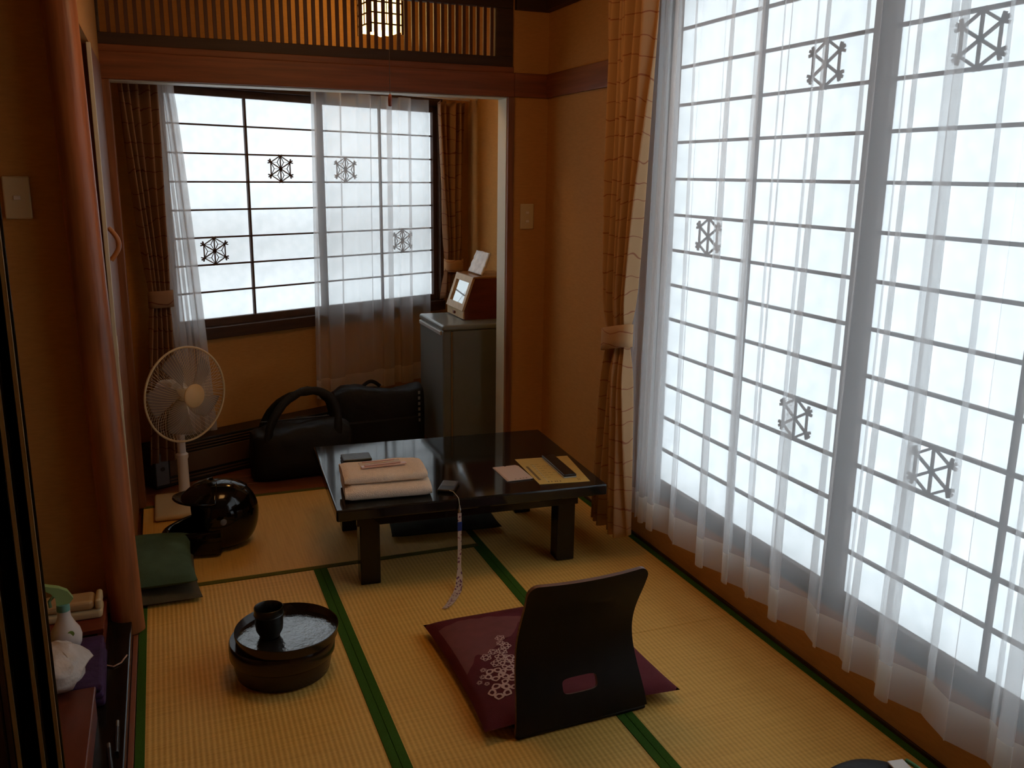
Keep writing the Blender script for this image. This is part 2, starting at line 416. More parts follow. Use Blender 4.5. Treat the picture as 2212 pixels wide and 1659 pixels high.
def sash(parent, width_in, rows, pitch, stile, rail_b, rail_t, flakes, fine, loc, label):
    """local frame: x along the sash (0 at inner left edge), y normal (+y to outside), z up from inner bottom edge"""
    Hh = rows * pitch
    b = B()
    b.box(-stile, 0, -.014, .014, -rail_b, Hh + rail_t, .002).box(width_in, width_in + stile, -.014, .014, -rail_b, Hh + rail_t, .002)
    b.box(.0003, width_in - .0003, -.014, .014, -rail_b, 0, .002).box(.0003, width_in - .0003, -.014, .014, Hh, Hh + rail_t, .002)
    o = b.make('shoji_sash', wood_kumiko, parent, loc=loc); o['label'] = label
    mu = B().box(.0, width_in, -.006, .006, -.005 if rows > 9 else -.004, .005 if rows > 9 else .004, .0008, 1).mesh('muntin'); mu.materials.append(wood_kumiko)
    for k in range(1, rows): inst(mu, 'muntin', o, (0, 0, k * pitch))
    mv = B().box(-.0055, .0055, -.008, .008, 0, Hh, .0008, 1).make('mullion', wood_kumiko, o, loc=(width_in / 2, 0, 0))
    pane = B().box(0, width_in / 2, .0085, .0092, 0, pitch).mesh('paper_pane'); pane.materials.append(paper_m)
    for k in range(rows):
        for c in range(2): inst(pane, 'paper_pane', o, (c * width_in / 2, 0, k * pitch))
    for (row, fx) in flakes:
        fb = flake(B(), Vector((0, 0, 0)), Vector((1, 0, 0)), Vector((0, 0, 1)), Vector((0, 1, 0)), pitch * .485, fine)
        fb.make('snowflake_ornament', wood_kumiko, o, loc=(fx, 0, (row + .5) * pitch))
    return o
# right window; local x runs toward the camera (-Y), local +y is outside (+X)
ZB, PT = 0.2857, 0.1284
win1 = sempty('window_1', 'large shoji window of paper panes in the right wall', (1.768, 2.925, ZB), -PI / 2)
WIN_A = 0.967
def ly(Y): return 2.925 - Y
fA = [(11, ly(on_x(1782, 138, 1.765).y)), (7, ly(on_x(1528, 510, 1.765).y)), (3, ly(on_x(1715, 905, 1.765).y))]
fBx = [(11, ly(on_x(2115, 85, 1.765).y)), (3, ly(on_x(2008, 1032, 1.765).y))]
sash(win1, WIN_A, 14, PT, 0.038, 0.030, 0.030, fA, False, (0, 0, 0), 'shoji sash next to the beige drape')
sash(win1, WIN_A, 14, PT, 0.038, 0.030, 0.030, [(r, f - WIN_A - .077) for r, f in fBx], False, (WIN_A + .077, 0.0, 0), 'shoji sash farther from the drape')
B().box(-.052, -.0385, -.019, .09, -.031, 14 * PT + .031).make('jamb', wood_dark, win1)
B().box(-.0385, 2 * WIN_A + .1155, -.019, .09, -.060, -.0305).make('sill', wood_dark, win1)
B().box(-.0385, 2 * WIN_A + .1155, -.019, .09, 14 * PT + .0305, 14 * PT + .06).make('head', wood_dark, win1)
B().box(2 * WIN_A + .1155, 2 * WIN_A + .128, -.019, .09, -.031, 14 * PT + .031).make('jamb', wood_dark, win1)
# alcove window on the slanted wall
BZB, BPT = 0.747, 0.1305
win2 = sempty('window_2', 'small shoji window of paper panes in the slanted alcove wall', (0, SY0, BZB), SA)
def lx(px, py):
    d = ray(px, py); t = (SY0 + .02) / (d.y - SL * d.x); return (d.x * t) / cs
SW = (0.80 - 0.065) / cs
sash(win2, SW, 8, BPT, 0.030, 0.036, 0.034, [(5, lx(612, 362) - .065 / cs), (2, lx(470, 543) - .065 / cs)], True, (.065 / cs, 0.03, 0), 'alcove shoji sash left uncovered by the sheer')
sash(win2, SW - .06, 8, BPT, 0.030, 0.036, 0.034, [(5, lx(752, 367) - .832 / cs), (2, lx(875, 522) - .832 / cs)], True, (.832 / cs, 0.03, 0), 'alcove shoji sash behind the white sheer')
B().box(BW0, BW1, -.03, .1, -.092, -.0365, .003).make('sill', wood_dark, win2)
B().box(BW0, BW1, -.012, .1, 8 * BPT + .0345, 8 * BPT + .150, .003).make('head', wood_dark, win2)
B().box(BW0, .065 / cs - .0302, -.012, .1, -.036, 8 * BPT + .034).make('jamb', wood_dark, win2)
B().box((.832 / cs) + SW - .06 + .0302, BW1, -.012, .1, -.036, 8 * BPT + .034).make('jamb', wood_dark, win2)
rl = tag(B().box(-0.3, 2.2, .20, .25, 1.06, 1.14, M=MS).make('outdoor_rail', mat('grey_rail', (.25, .25, .24), .6)), 'grey rail outside behind the alcove window paper', 'rail')

# ------------------------------------------------------------------ left side: post, door, switch plates
post = tag(B().rings([[Vector((-.185 - .034 * (z / 2.2) ** .8 + (.049 - .004 * z / 2.2) * math.cos(2 * PI * i / 24) * (1 + .03 * math.sin(3 * z + 2 * i)), 2.905 + .046 * math.sin(2 * PI * i / 24), z)) for i in range(24)] for z in (.0026, .05, .4, .8, 1.2, 1.6, 2.0, 2.2375)]).make('log_post', wood_log, smooth=True), 'reddish polished log post beside the brown wall panel', 'post')
smooth_angle(post, 50)
door = sempty('door_1', 'brown closet door with curved wooden handle and pale edge strip', (0, 0, 0))
B().box(-.200, -.172, 3.405, 4.038, .004, 1.855, .002).make('panel', wood_v, door)
B().box(-.182, -.168, 3.385, 3.4045, .004, 1.855, .002).make('edge_strip', pale_trim, door)
for zz in (.80, .60): B().box(-.1715, -.1685, 3.409, 3.440, zz, zz + .075, .001).make('pale_latch', pale_trim, door)
hp = [Vector((-.170 + .030 * math.sin(PI * t), 3.52, 1.135 + .115 * t)) for t in [i / 12 for i in range(13)]]
B().tube(hp, .0085, 8).make('handle', mat('orange_wood', (.42, .17, .05), .4), door, smooth=True)
def plate(name, label, loc, rz, holes):
    t = thing(name, label, 'switch', loc, rz)
    B().box(-.035, .035, -.007, -.0004, -.06, .06, .004).make('cover_plate', cream_pl, t)
    for z in holes: B().box(-.009, .009, -.0105, -.0071, z - .006, z + .006, .001).make('rocker', white_pl, t)
    return t
plate('wall_switch', 'cream single switch plate on brown panel beside log post', (-.374, 2.955, 1.369), 0, [0.0])
plate('wall_switch', 'cream double switch plate on the narrow wall beside alcove', (1.650, YB, 1.255), 0, [.018, -.022])

# ------------------------------------------------------------------ curtains
def curtain(name, m, fn, nu, nv, parent):
    return B().grid(fn, nu, nv).make(name, m, parent, smooth=True)
# big sheer on the right window
def sheer_right(z0, z1):
    def fn(u, v):
        z = z0 + (z1 - z0) * v
        s = u * 17.0
        ph = s + 0.14 * math.sin(s * 1.7 + 1.0)
        am = (0.85 + 0.30 * math.sin(s * 2.3 + .7)) * (0.60 + 0.40 * (1 - v) ** .7)
        sway = 0.014 * math.sin(s * .8 + 1.5 * z) * (1 - v)
        q = .34 * min(s, 3.2) / 17.0 + max(0, s - 3.2) / 17.0          # bunched next to the drape
        q /= (.34 * 3.2 + 13.8) / 17.0
        k = .55 if s < 3.2 else 1.0
        Y = 2.965 - (2.965 - 0.72) * q + 0.035 * k * am * math.sin(4 * PI * ph) + sway
        X = 1.671 + .033 * am * math.cos(2 * PI * ph)
        if s < 3: Y += 0.02 * math.sin(PI * max(0, min(1, (1.8 - z) / 1.6))) * (1 - s / 3)
        return Vector((X, Y, z))
    return fn
HEMZ = 0.150
t = thing('sheer_curtain', 'long white sheer curtain hanging over the large shoji window', 'curtain', (0, 0, 0))
F = sheer_right(HEMZ, 2.09)
hv = 0.105 / (2.09 - HEMZ)
curtain('sheer_panel', sheer_m, lambda u, v: F(u, hv + (1 - hv) * v), 620, 24, t)
curtain('hem_band', hem_m, lambda u, v: F(u, hv * v), 620, 3, t)
rail = thing('curtain_rail', 'slim curtain rail above the large shoji window', 'curtain rail', (0, 0, 0))
B().box(1.60, 1.625, .6, 3.2, 2.10, 2.125, .003).make('drape_track', white_pl, rail)
B().box(1.66, 1.685, .6, 3.2, 2.10, 2.125, .003).make('sheer_track', white_pl, rail)
for yy in (.8, 2.0, 3.1): B().box(1.60, XW - .0005, yy - .01, yy + .01, 2.1255, 2.135).make('bracket', white_pl, rail)
# beige drape tied back beside it
TIEZ = 0.855
def drape_right(u, v):
    z = 0.095 + (2.095 - 0.095) * v
    if z > TIEZ: wd = 0.135 + 0.150 * min(1, ((z - TIEZ) / (2.095 - TIEZ)) * 1.15) ** .8
    else: wd = 0.135 + 0.145 * ((TIEZ - z) / TIEZ) ** .75
    cy = 2.968 - .030 * (z - TIEZ) if z > TIEZ else 2.968 + .012 * (TIEZ - z)
    Y = cy + wd * (.5 - u)
    pin = 1 - .55 * math.exp(-((z - TIEZ) / .10) ** 2)
    ph = 6.4 * u + .22 * math.sin(2.1 * z + 6 * u)
    X = 1.580 + .030 * pin * math.sin(2 * PI * ph + .6) + .010 * math.sin(2 * PI * 2.1 * u + z * 2)
    return Vector((X, Y, z + .006 * math.sin(2 * PI * ph)))
t = thing('tied_drape', 'beige printed drape tied back beside the large shoji window', 'curtain', (0, 0, 0))
B().grid(drape_right, 110, 60).make('drape_panel', drape_m, t, smooth=True, solid=.002)
def tie_loop(cx, cy, rx, ry, h, wrap_m, parent, zc, tilt=.0, ang=0.0):
    rs = []
    b = B()
    def fn(u, v):
        a = 2 * PI * u
        x = rx * math.cos(a); y = ry * math.sin(a)
        xx = cx + x * math.cos(ang) - y * math.sin(ang); yy = cy + x * math.sin(ang) + y * math.cos(ang)
        return Vector((xx, yy, zc + h * (v - .5) + tilt * y))
    b.grid(fn, 40, 3)
    return b.make('tieback_band', wrap_m, parent, smooth=True, solid=.004)
tie_loop(1.582, 2.968, .048, .084, .085, drape_m, t, TIEZ, -.25)
hk = thing('tieback_hook', 'small white tieback knob on wall behind the beige drape', 'hook', Vector((XW, 3.075, TIEZ + .07)))
B().tube([(-.0005, 0, 0), (-.040, 0, 0)], .005, 8).make('stem', white_pl, hk)
B().lathe([(.004, 0), (.013, .003), (.013, .010), (.003, .014)], seg=16, M=Matrix.Translation((-.0405, 0, 0)) @ Matrix.Rotation(-PI / 2, 4, 'Y')).make('knob', white_pl, hk, smooth=True)
# alcove curtains: local frame along the slanted wall
def S(sx, off, z):
    """sx along wall in room x, off = distance toward the room"""
    return Vector((sx + off * math.sin(SA), slant(sx) - off * math.cos(SA), z))
def drape_alc(xc_top, xc_tie, xc_bot, w_top, w_tie, w_bot, ztie, z0, z1, off, folds, seed):
    def fn(u, v):
        z = z0 + (z1 - z0) * v
        if z > ztie:
            k = ((z - ztie) / (z1 - ztie)) ** .85; wd = w_tie + (w_top - w_tie) * k; xc = xc_tie + (xc_top - xc_tie) * k
        else:
            k = ((ztie - z) / (ztie - z0)) ** .7; wd = w_tie + (w_bot - w_tie) * k; xc = xc_tie + (xc_bot - xc_tie) * k
        pin = 1 - .55 * math.exp(-((z - ztie) / .09) ** 2)
        ph = folds * u + .2 * math.sin(3 * z + 5 * u + seed)
        return S(xc + wd * (u - .5), off + .022 * pin * math.sin(2 * PI * ph) + .008 * math.sin(9 * u + seed), z + .005 * math.sin(2 * PI * ph))
    return fn
t = thing('tied_drape', 'brown printed drape gathered at the alcove window end behind the fan', 'curtain', (0, 0, 0))
B().grid(drape_alc(-.112, -.080, -.118, .155, .085, .14, .89, .14, 1.84, .15, 4.6, 1.0), 90, 40).make('drape_panel', drape_b, t, smooth=True, solid=.002)
c = S(-.080, .15, 0)
tie_loop(c.x, c.y, .054, .040, .075, drape_b, t, .89, -.1, SA)
t = thing('tied_drape', 'brown printed drape hanging above the grey refrigerator', 'curtain', (0, 0, 0))
B().grid(drape_alc(1.525, 1.545, 1.53, .185, .11, .15, .93, .74, 1.84, .12, 4.2, 2.0), 70, 36).make('drape_panel', drape_b, t, smooth=True, solid=.002)
c = S(1.545, .12, 0)
tie_loop(c.x, c.y, .063, .042, .07, drape_m, t, .93, .1, SA)
def sheer_alc(x0f, x1f, folds, off, z0, z1, seed, amp=.022, over=.030):
    def fn(u, v):
        z = z0 + (z1 - z0) * v
        a, b2 = x0f(z), x1f(z)
        s = u * folds
        ph = s + .16 * math.sin(1.9 * s + seed)
        am = .85 + .3 * math.sin(2.1 * s + seed)
        return S(a + (b2 - a) * u + over * am * math.sin(4 * PI * ph), off + amp * am * math.cos(2 * PI * ph), z)
    return fn
t = thing('sheer_curtain', 'white sheer curtain drawn over half of the alcove window', 'curtain', (0, 0, 0))
G = sheer_alc(lambda z: .72 - .03 * (1.8 - z) / 1.5, lambda z: 1.43, 5.0, .055, .265, 1.85, .4, .022, .017)
hv2 = .10 / (1.85 - .265)
B().grid(lambda u, v: G(u, hv2 + (1 - hv2) * v), 260, 20).make('sheer_panel', sheer_m, t, smooth=True)
B().grid(lambda u, v: G(u, hv2 * v), 260, 3).make('hem_band', hem_m, t, smooth=True)
t = thing('sheer_curtain', 'white sheer curtain bunched beside the brown drape behind the fan', 'curtain', (0, 0, 0))
def xr(z):
    q = max(0, min(1, (1.80 - z) / 1.6)); return .060 + .10 * q ** .8
G2 = sheer_alc(lambda z: -.075 + .02 * max(0, min(1, (1.85 - z) / 1.2)), xr, 6.5, .065, .22, 1.85, 1.4, .022, .012)
B().grid(G2, 160, 24).make('sheer_panel', sheer_m, t, smooth=True)
t = thing('curtain_rail', 'slim curtain rail above the alcove window', 'curtain rail', (0, 0, 0))
B().box(-.12 / cs, 1.70 / cs, -.165, -.145, 1.862, 1.8755, M=MS).make('drape_track', white_pl, t)
B().box(-.12 / cs, 1.70 / cs, -.075, -.055, 1.862, 1.8755, M=MS).make('sheer_track', white_pl, t)
for q in (.0, .8, 1.6): B().box(q / cs - .01, q / cs + .01, -.165, -.0005, 1.8755, 1.885, M=MS).make('bracket', white_pl, t)

# ------------------------------------------------------------------ lamps
glow_m = mat('lit_paper', (0.9, 0.75, 0.45), 0.8, emit=(1.0, 0.62, 0.20), estr=LANTERN_GLOW)
dimglow_m = mat('dim_lit_paper', (0.8, 0.7, 0.5), 0.8, emit=(1.0, 0.50, 0.16), estr=PENDANT_GLOW)
bulb_m = mat('lit_bulb', (1, .9, .7), .4, emit=(1.0, 0.70, 0.30), estr=14.0)
def lantern(name, label, loc, half, z0, z1, gm, nv, nh, topz, rz=0.0):
    t = thing(name, label, 'lamp', loc, rz)
    h = half
    for sx in (-1, 1):
        for sy in (-1, 1):
            B().box(sx * h - .005, sx * h + .005, sy * h - .005, sy * h + .005, z0 - .012, z1 + .01, .001).make('corner_post', wood_dark, t)
    for k in range(4):
        M = Matrix.Rotation(k * PI / 2, 4, 'Z')
        B().box(-h + .006, h - .006, -h + .0025, -h + .0035, z0, z1, M=M).make('paper_side', gm, t)
        b = B()
        zz = z0 + .030
        while zz < z1:
            b.box(-h + .005, h - .005, -h - .0035, -h + .002, zz - .0035, zz + .0035, M=M); zz += .048
        b.box(-.0015, .0015, -h - .003, -h + .002, z0 + .03, z1, M=M)
        b.make('lattice', wood_dark, t)
    B().lathe([(.004, 0), (.022, .01), (.03, .035), (.025, .06), (.012, .085), (.012, .11)], c=(0, 0, z0 - .018), seg=16).make('bulb', bulb_m, t, smooth=True)
    B().box(-h - .006, h + .006, -h - .006, h + .006, z1 + .0105, z1 + .022, .002).make('cap', wood_dark, t)
    B().tube([(0, 0, z1 + .022), (0, 0, topz)], .004, 8).make('hanging_cord', black_plastic, t)
    B().lathe([(.04, -.02), (.045, 0)], c=(0, 0, topz), seg=20).make('ceiling_rose', wood_dark, t)
    return t
lantern('paper_lantern', 'lit paper lantern with wooden lattice hanging in the alcove behind transom', (1.056, 4.50, 0), .080, 2.106, 2.36, glow_m, 4, 4, 2.4598, .15)
t = thing('ceiling_lamp', 'square wooden ceiling lamp with hanging pull cord over the low table', 'lamp', (.634, 2.60, 0))
h = .21
for sx in (-1, 1):
    for sy in (-1, 1): B().box(sx * h - .01, sx * h + .01, sy * h - .01, sy * h + .01, 2.005, 2.238, .002).make('corner_post', wood_dark, t)
for k in range(4):
    M = Matrix.Rotation(k * PI / 2, 4, 'Z')
    B().box(-h + .011, h - .011, -h + .002, -h + .004, 2.03, 2.215, M=M).make('paper_side', dimglow_m, t)
    B().box(-h + .011, h - .011, -h - .006, -h + .006, 2.012, 2.0295, M=M).make('frame_rail', wood_dark, t)
    B().box(-h + .011, h - .011, -h - .006, -h + .006, 2.2155, 2.236, M=M).make('frame_rail', wood_dark, t)
B().box(-h + .012, h - .012, -h + .012, h - .012, 2.022, 2.025).make('paper_bottom', dimglow_m, t)
B().tube([(0, 0, 2.0225), (.0005, 0, 1.85), (0, 0, 1.668)], .0010, 6).make('pull_cord', mat('brown_cord', (.03, .012, .008), .8), t)
B().lathe([(.003, 0), (.0055, .002), (.006, .02), (.0045, .031), (.002, .034)], c=(0, 0, 1.634), seg=14).make('cord_handle', mat('red_brown_handle', (.14, .035, .02), .35), t, smooth=True)

# ------------------------------------------------------------------ low table and what lies on it
TZ = 0.33; TRZ = -.058
TC = Vector((1.012, 3.236, 0))
t = thing('low_table', 'black lacquered low table on the tatami before the alcove', 'table', TC, TRZ)
TL, TW = .50, .385
B().box(-TL, TL, -TW, TW, TZ - .042, TZ, .006, 3).make('tabletop', tablelac, t)
B().box(-TL + .08, TL - .08, -TW + .085, -TW + .105, TZ - .10, TZ - .0425, .002).make('apron', lacquer, t)
B().box(-TL + .08, TL - .08, TW - .105, TW - .085, TZ - .10, TZ - .0425, .002).make('apron', lacquer, t)
B().box(-TL + .085, -TL + .105, -TW + .106, TW - .106, TZ - .10, TZ - .0425, .002).make('apron', lacquer, t)
B().box(TL - .105, TL - .085, -TW + .106, TW - .106, TZ - .10, TZ - .0425, .002).make('apron', lacquer, t)
for sx in (-1, 1):
    for sy in (-1, 1):
        cx_, cy_ = sx * (TL - .125), sy * (TW - .125)
        B().box(cx_ - .036, cx_ + .036, cy_ - .036, cy_ + .036, .0025, TZ - .0425, .004).make('leg', lacquer, t)
def on_table(px, py, dz=0.0): return on_z(px, py, TZ + dz)
ZT = TZ + .0006
# towels
towel_m = mat('terry_cloth', (0.95, 0.80, 0.63), 0.95, 0.05, (60, 60, 60), 0.6, (350, 350, 350), 0.1)
def towel(label, c, L, W, H, rz, layers, seed):
    t = thing('folded_towel', label, 'towel', c, rz, 'folded towels on the low table')
    for k in range(layers):
        z0 = H * k / layers; z1 = H * (k + 1) / layers - .0008
        N = 44
        rs = []
        for i in range(N + 1):
            u = i / N; x = (u - .5) * L
            en = min(1, 4 * min(u, 1 - u) + .72)
            ring = []
            for j in range(28):
                a = 2 * PI * j / 28
                ca, sa = math.cos(a), math.sin(a)
                yy = W / 2 * math.copysign(abs(ca) ** .35, ca) * (1 + .012 * noise.noise((x * 14, k * 5 + seed, 1.3)))
                zz = (z0 + z1) / 2 + (z1 - z0) / 2 * math.copysign(abs(sa) ** .7, sa) * en
                if sa > 0: zz += .006 * noise.noise((x * 9, yy * 9, seed + k))
                elif k == 0: zz = max(zz, 0.0)
                ring.append(Vector((x + (.006 * noise.noise((yy * 12, zz * 20, seed)) if i in (0, N) else 0), yy, zz)))
            rs.append(ring)
        B().rings(rs).make('towel_fold', towel_m, t, smooth=True)
    return t
tc_ = Vector((.698, 3.030, ZT))
towel('lower folded cream towel lying on black table', tc_, .305, .215, .050, -.10, 1, 1.0)
towel('upper folded cream towel under the toothbrush packets', tc_ + Vector((-.006, .022, .0505)), .295, .19, .036, -.075, 1, 4.0)
for i, (ox, oy, L, rz) in enumerate(((-.012, .050, .150, -.02), (-.004, .012, .165, .02))):
    p = tc_ + Vector((ox, oy, .0895))
    pk = thing('toothbrush_packet', ('clear wrapped packet at the rear of the towel top', 'pinkish wrapped packet at the front of the towel top')[i], 'packet', p + Vector((0, 0, .0006)), rz)
    B().box(-L / 2, L / 2, -.012, .012, 0, .0045, .0018).make('wrapper', (clear_m, mat('pink_film', (.66, .42, .33), .3))[i], pk)
    B().box(-L / 2 + .012, L / 2 - .02, -.003, .003, .0047, .0085, .001).make('brush', mat('brush_pink', (.62, .36, .28), .35), pk)
# wallet
p = on_table(767, 1000)
wl = thing('wallet', 'dark olive leather wallet lying behind the towels', 'wallet', Vector((.664, 3.395, ZT)), -.06)
wm = mat('olive_leather', (.030, .032, .022), .38, .2, (40, 40, 40), .2, (90, 90, 90))
B().box(-.058, .058, -.045, .045, 0, .011, .004, 3).make('lower_half', wm, wl)
B().box(-.057, .057, -.044, .044, .0115, .022, .005, 3).make('upper_half', wm, wl)
# player with lanyard
dv = thing('music_player', 'small black player with strap at the table edge', 'player', Vector((.917, 2.975, ZT)), -.50)
B().box(-.031, .031, -.052, .052, 0, .012, .004, 3).make('body', black_plastic, dv)
B().box(-.024, .024, -.010, .044, .0121, .0129, .0003, 1).make('screen', mat('grey_screen', (.10, .10, .09), .25), dv)
def ribbon(b, pts, wdir, w, th=.0014):
    rs = []
    pts = [Vector(q) for q in pts]
    for i, q in enumerate(pts):
        wd = Vector(wdir[i]) if isinstance(wdir, list) else Vector(wdir)
        tg = (pts[min(i + 1, len(pts) - 1)] - pts[max(i - 1, 0)]).normalized()
        n = tg.cross(wd).normalized()
        wd = wd.normalized()
        rs.append([q + wd * w / 2 + n * th / 2, q - wd * w / 2 + n * th / 2, q - wd * w / 2 - n * th / 2, q + wd * w / 2 - n * th / 2])
    b.rings(rs); return b
def floral_mat():
    m, nt, b = nodes_of('floral_strap'); L = nt.links
    tc = nt.nodes.new('ShaderNodeTexCoord'); vo = nt.nodes.new('ShaderNodeTexVoronoi'); vo.inputs['Scale'].default_value = 95
    cr = nt.nodes.new('ShaderNodeValToRGB'); e = cr.color_ramp.elements
    e[0].position = .30; e[0].color = (.22, .05, .07, 1); e[1].position = .42; e[1].color = (.58, .44, .34, 1)
    e2 = cr.color_ramp.elements.new(.12); e2.color = (.09, .05, .12, 1)
    L.new(tc.outputs['Object'], vo.inputs['Vector']); L.new(vo.outputs['Distance'], cr.inputs[0]); L.new(cr.outputs[0], b.inputs['Base Color'])
    b.inputs['Roughness'].default_value = .8
    return m
strap_m = floral_mat()
edgeY = TC.y - TW - .002          # table front edge (slightly turned table)
ex = .925
ey = 2.858
ly_ = thing('lanyard_strap', 'floral neck strap hanging from the table edge to the tatami', 'strap', Vector((0, 0, 0)))
B().tube([(.905, 2.925, TZ + .010), (.912, 2.900, TZ + .013), (.917, 2.875, TZ + .006), (.918, 2.860, TZ + .003)], .0012, 6).make('cord_loop', mat('pale_cord', (.5, .45, .3), .6), dv).matrix_parent_inverse = (Matrix.Translation((.917, 2.975, ZT)) @ Matrix.Rotation(-.50, 4, 'Z')).inverted()
B().tube([(.918, 2.8595, TZ + .003), (.918, 2.8525, TZ - .004), (.918, 2.846, TZ - .022)], .0012, 6).make('cord_end', MATS['pale_cord'], ly_)
B().lathe([(.002, 0), (.005, .003), (.006, .012), (.003, .02), (.003, .026)], c=(.918, 2.846, TZ - .048), seg=10).make('metal_clip', steel, ly_, smooth=True)
B().box(.911, .925, 2.8445, 2.8475, TZ - .082, TZ - .0485, .001).make('strap_tab', strap_m, ly_)
B().box(.9095, .9265, 2.843, 2.849, TZ - .116, TZ - .0825, .0015).make('blue_buckle', mat('blue_plastic', (.01, .03, .16), .35), ly_)
for k in range(2):
    o_ = .0016 * k
    pts = [(.918, 2.846 + o_, TZ - .1165), (.918, 2.846 + o_, .15), (.916, 2.844 + o_, .08)]
    sp = .010 * k
    pts += [(.910 + sp, 2.838, .040), (.902 + sp * 1.2, 2.822, .016), (.884 + sp * 1.6, 2.795, .0040), (.856 + sp * 1.6, 2.752, .0036), (.832 + sp * 1.2, 2.716, .0036), (.812 + sp * .5, 2.694, .0036)]
    wd = [(1, 0, 0)] * 4 + [(.9, -.4, 0)] * 2 + [(.85, -.52, 0)] * 3
    if k == 1: pts = [(a, bb, cc + (.0018 if cc < .01 else 0)) for a, bb, cc in pts]
    ribbon(B(), pts, wd, .0135).make('strap_band', strap_m, ly_)
# leaflet, phone, cards
paper_y = mat('yellow_paper', (.66, .46, .12), .7, .05, (20, 20, 20))
ink = mat('brown_ink', (.20, .13, .04), .8)
Q = [on_table(*q) for q in ((1166, 1047), (1275, 1040), (1225, 985), (1112, 993))]
c0 = sum(Q, Vector()) / 4
lf = thing('printed_leaflet', 'yellow printed leaflet under the black phone on the table', 'leaflet', Vector((c0.x, c0.y, ZT)), 0)
Ql = [q - c0 for q in Q]
B().prism([Vector((q.x, q.y, 0)) for q in Ql], (0, 0, .0008)).make('sheet', paper_y, lf)
def bil(u, v, z=.0009):
    a = Ql[0].lerp(Ql[1], u); b_ = Ql[3].lerp(Ql[2], u); q = a.lerp(b_, v); return Vector((q.x, q.y, z))
def quad(b, u0, u1, v0, v1): return b.prism([bil(u0, v0), bil(u1, v0), bil(u1, v1), bil(u0, v1)], (0, 0, .0002))
quad(B(), .06, .11, .15, .68).make('printed_bar', ink, lf)
b = B()
for i in range(7):
    for k in range(2 + i % 3):
        u0 = .18 + .09 * k; quad(b, u0, u0 + .06, .22 + .085 * i, .235 + .085 * i)
b.make('printed_lines', mat('olive_ink', (.42, .30, .08), .8), lf)['kind'] = 'stuff'
b = B()
for u0 in (.20, .26, .33, .37, .43): quad(b, u0, u0 + .022, .05, .085)
for u0 in (.80, .83): quad(b, u0, u0 + .012, .06, .12)
b.make('printed_footer', ink, lf)['kind'] = 'stuff'
quad(B(), .20, .22, .10, .72).make('printed_edge', mat('pale_ink', (.62, .54, .30), .8), lf)
p1 = on_table(1233, 1034); p2 = on_table(1182, 989)
cph = (p1 + p2) / 2; dph = (p2 - p1); ang = math.atan2(dph.y, dph.x) - PI / 2
ph = thing('mobile_phone', 'slim black phone with silver rim on the yellow leaflet', 'phone', Vector((cph.x, cph.y, ZT + .0014)), ang)
B().box(-.026, .026, -.128, .128, 0, .004, .0015).make('silver_rim', mat('silver_rim', (.42, .43, .42), .3), ph)
B().box(-.0255, .0255, -.127, .127, .0042, .0135, .003, 3).make('body', black_plastic, ph)
c1 = on_table(1105, 1023)
for i in range(2):
    cd = thing('note_card', ('lower pale card beside the yellow leaflet', 'upper pale card with notched rear edge beside the yellow leaflet')[i], 'card', Vector((c1.x + .004 * i, c1.y - .003 * i, ZT + .0022 * i)), -.02 + .02 * i)
    pts = [(-.048, -.085), (.046, -.085), (.050, -.080), (.050, .07), (.042, .083), (.004, .083), (.0, .072), (-.006, .083), (-.048, .085)]
    B().prism([(a, bb, 0) for a, bb in pts], (0, 0, .0018)).make('card_sheet', mat('pale_card', (.66, .50, .40), .6), cd)
    if i:
        b = B()
        for u0 in (-.02, .0, .012, .024): b.box(u0, u0 + .006, -.075, -.070, .0019, .0021)
        b.make('printed_marks', ink, cd)['kind'] = 'stuff'

# ------------------------------------------------------------------ cushions
def cushion_h(u, v, H, pw=2.6):
    """height 0..H over the unit square u,v in [-1,1]"""
    return H * (max(0, 1 - abs(u) ** pw) * max(0, 1 - abs(v) ** pw)) ** .42
def cushion(name, label, c, L, W, H, rz, m, sag=None, group=None):
    t = thing(name, label, 'cushion', c, rz, group)
    N = 40
    def xy(u, v):
        pin = 1 - .045 * (1 - abs(v) ** 2) * abs(u) ** 3; pin2 = 1 - .045 * (1 - abs(u) ** 2) * abs(v) ** 3
        return u * L / 2 * pin, v * W / 2 * pin2
    def top(a, b_):
        u, v = 2 * a - 1, 2 * b_ - 1; x, y = xy(u, v)
        z = cushion_h(u, v, H * .72) + .006 * noise.noise((x * 7, y * 7, c[0] * 9)) * (1 - u ** 4) * (1 - v ** 4)
        if sag: z -= sag(u, v)
        return Vector((x, y, H * .28 + z))
    def bot(a, b_):
        u, v = 2 * a - 1, 2 * b_ - 1; x, y = xy(u, v)
        return Vector((x, y, H * .28 - cushion_h(u, v, H * .28, 5)))
    b = B(); b.grid(top, N, N); b.grid(bot, N, N)
    bmesh.ops.remove_doubles(b.bm, verts=b.bm.verts, dist=.0004)
    b.make('cover', m, t, smooth=True)
    return t, (lambda u, v: top((u + 1) / 2, (v + 1) / 2))
maroon = mat('maroon_cloth', (.115, .016, .024), .75, .18, (12, 12, 12), .25, (300, 300, 300), .2)
maroon_l = mat('faded_maroon_print', (.17, .042, .038), .75, .1, (30, 30, 30), .0)
pink_print = mat('pale_flower_print', (.56, .36, .31), .75)
def sag_chair(u, v): return .030 * max(0, 1 - ((u - .25) / .75) ** 2) * max(0, 1 - ((v + .35) / .5) ** 2)
zt, zf = cushion('floor_cushion', 'maroon floor cushion with pale flower print on legless chair seat', Vector((.990, 2.246, .017)), .585, .605, .066, -.005, maroon, sag_chair)
def lift(u, v, d=.0012):
    q = zf(max(-.99, min(.99, u)), max(-.99, min(.99, v))); return q + Vector((0, 0, d))
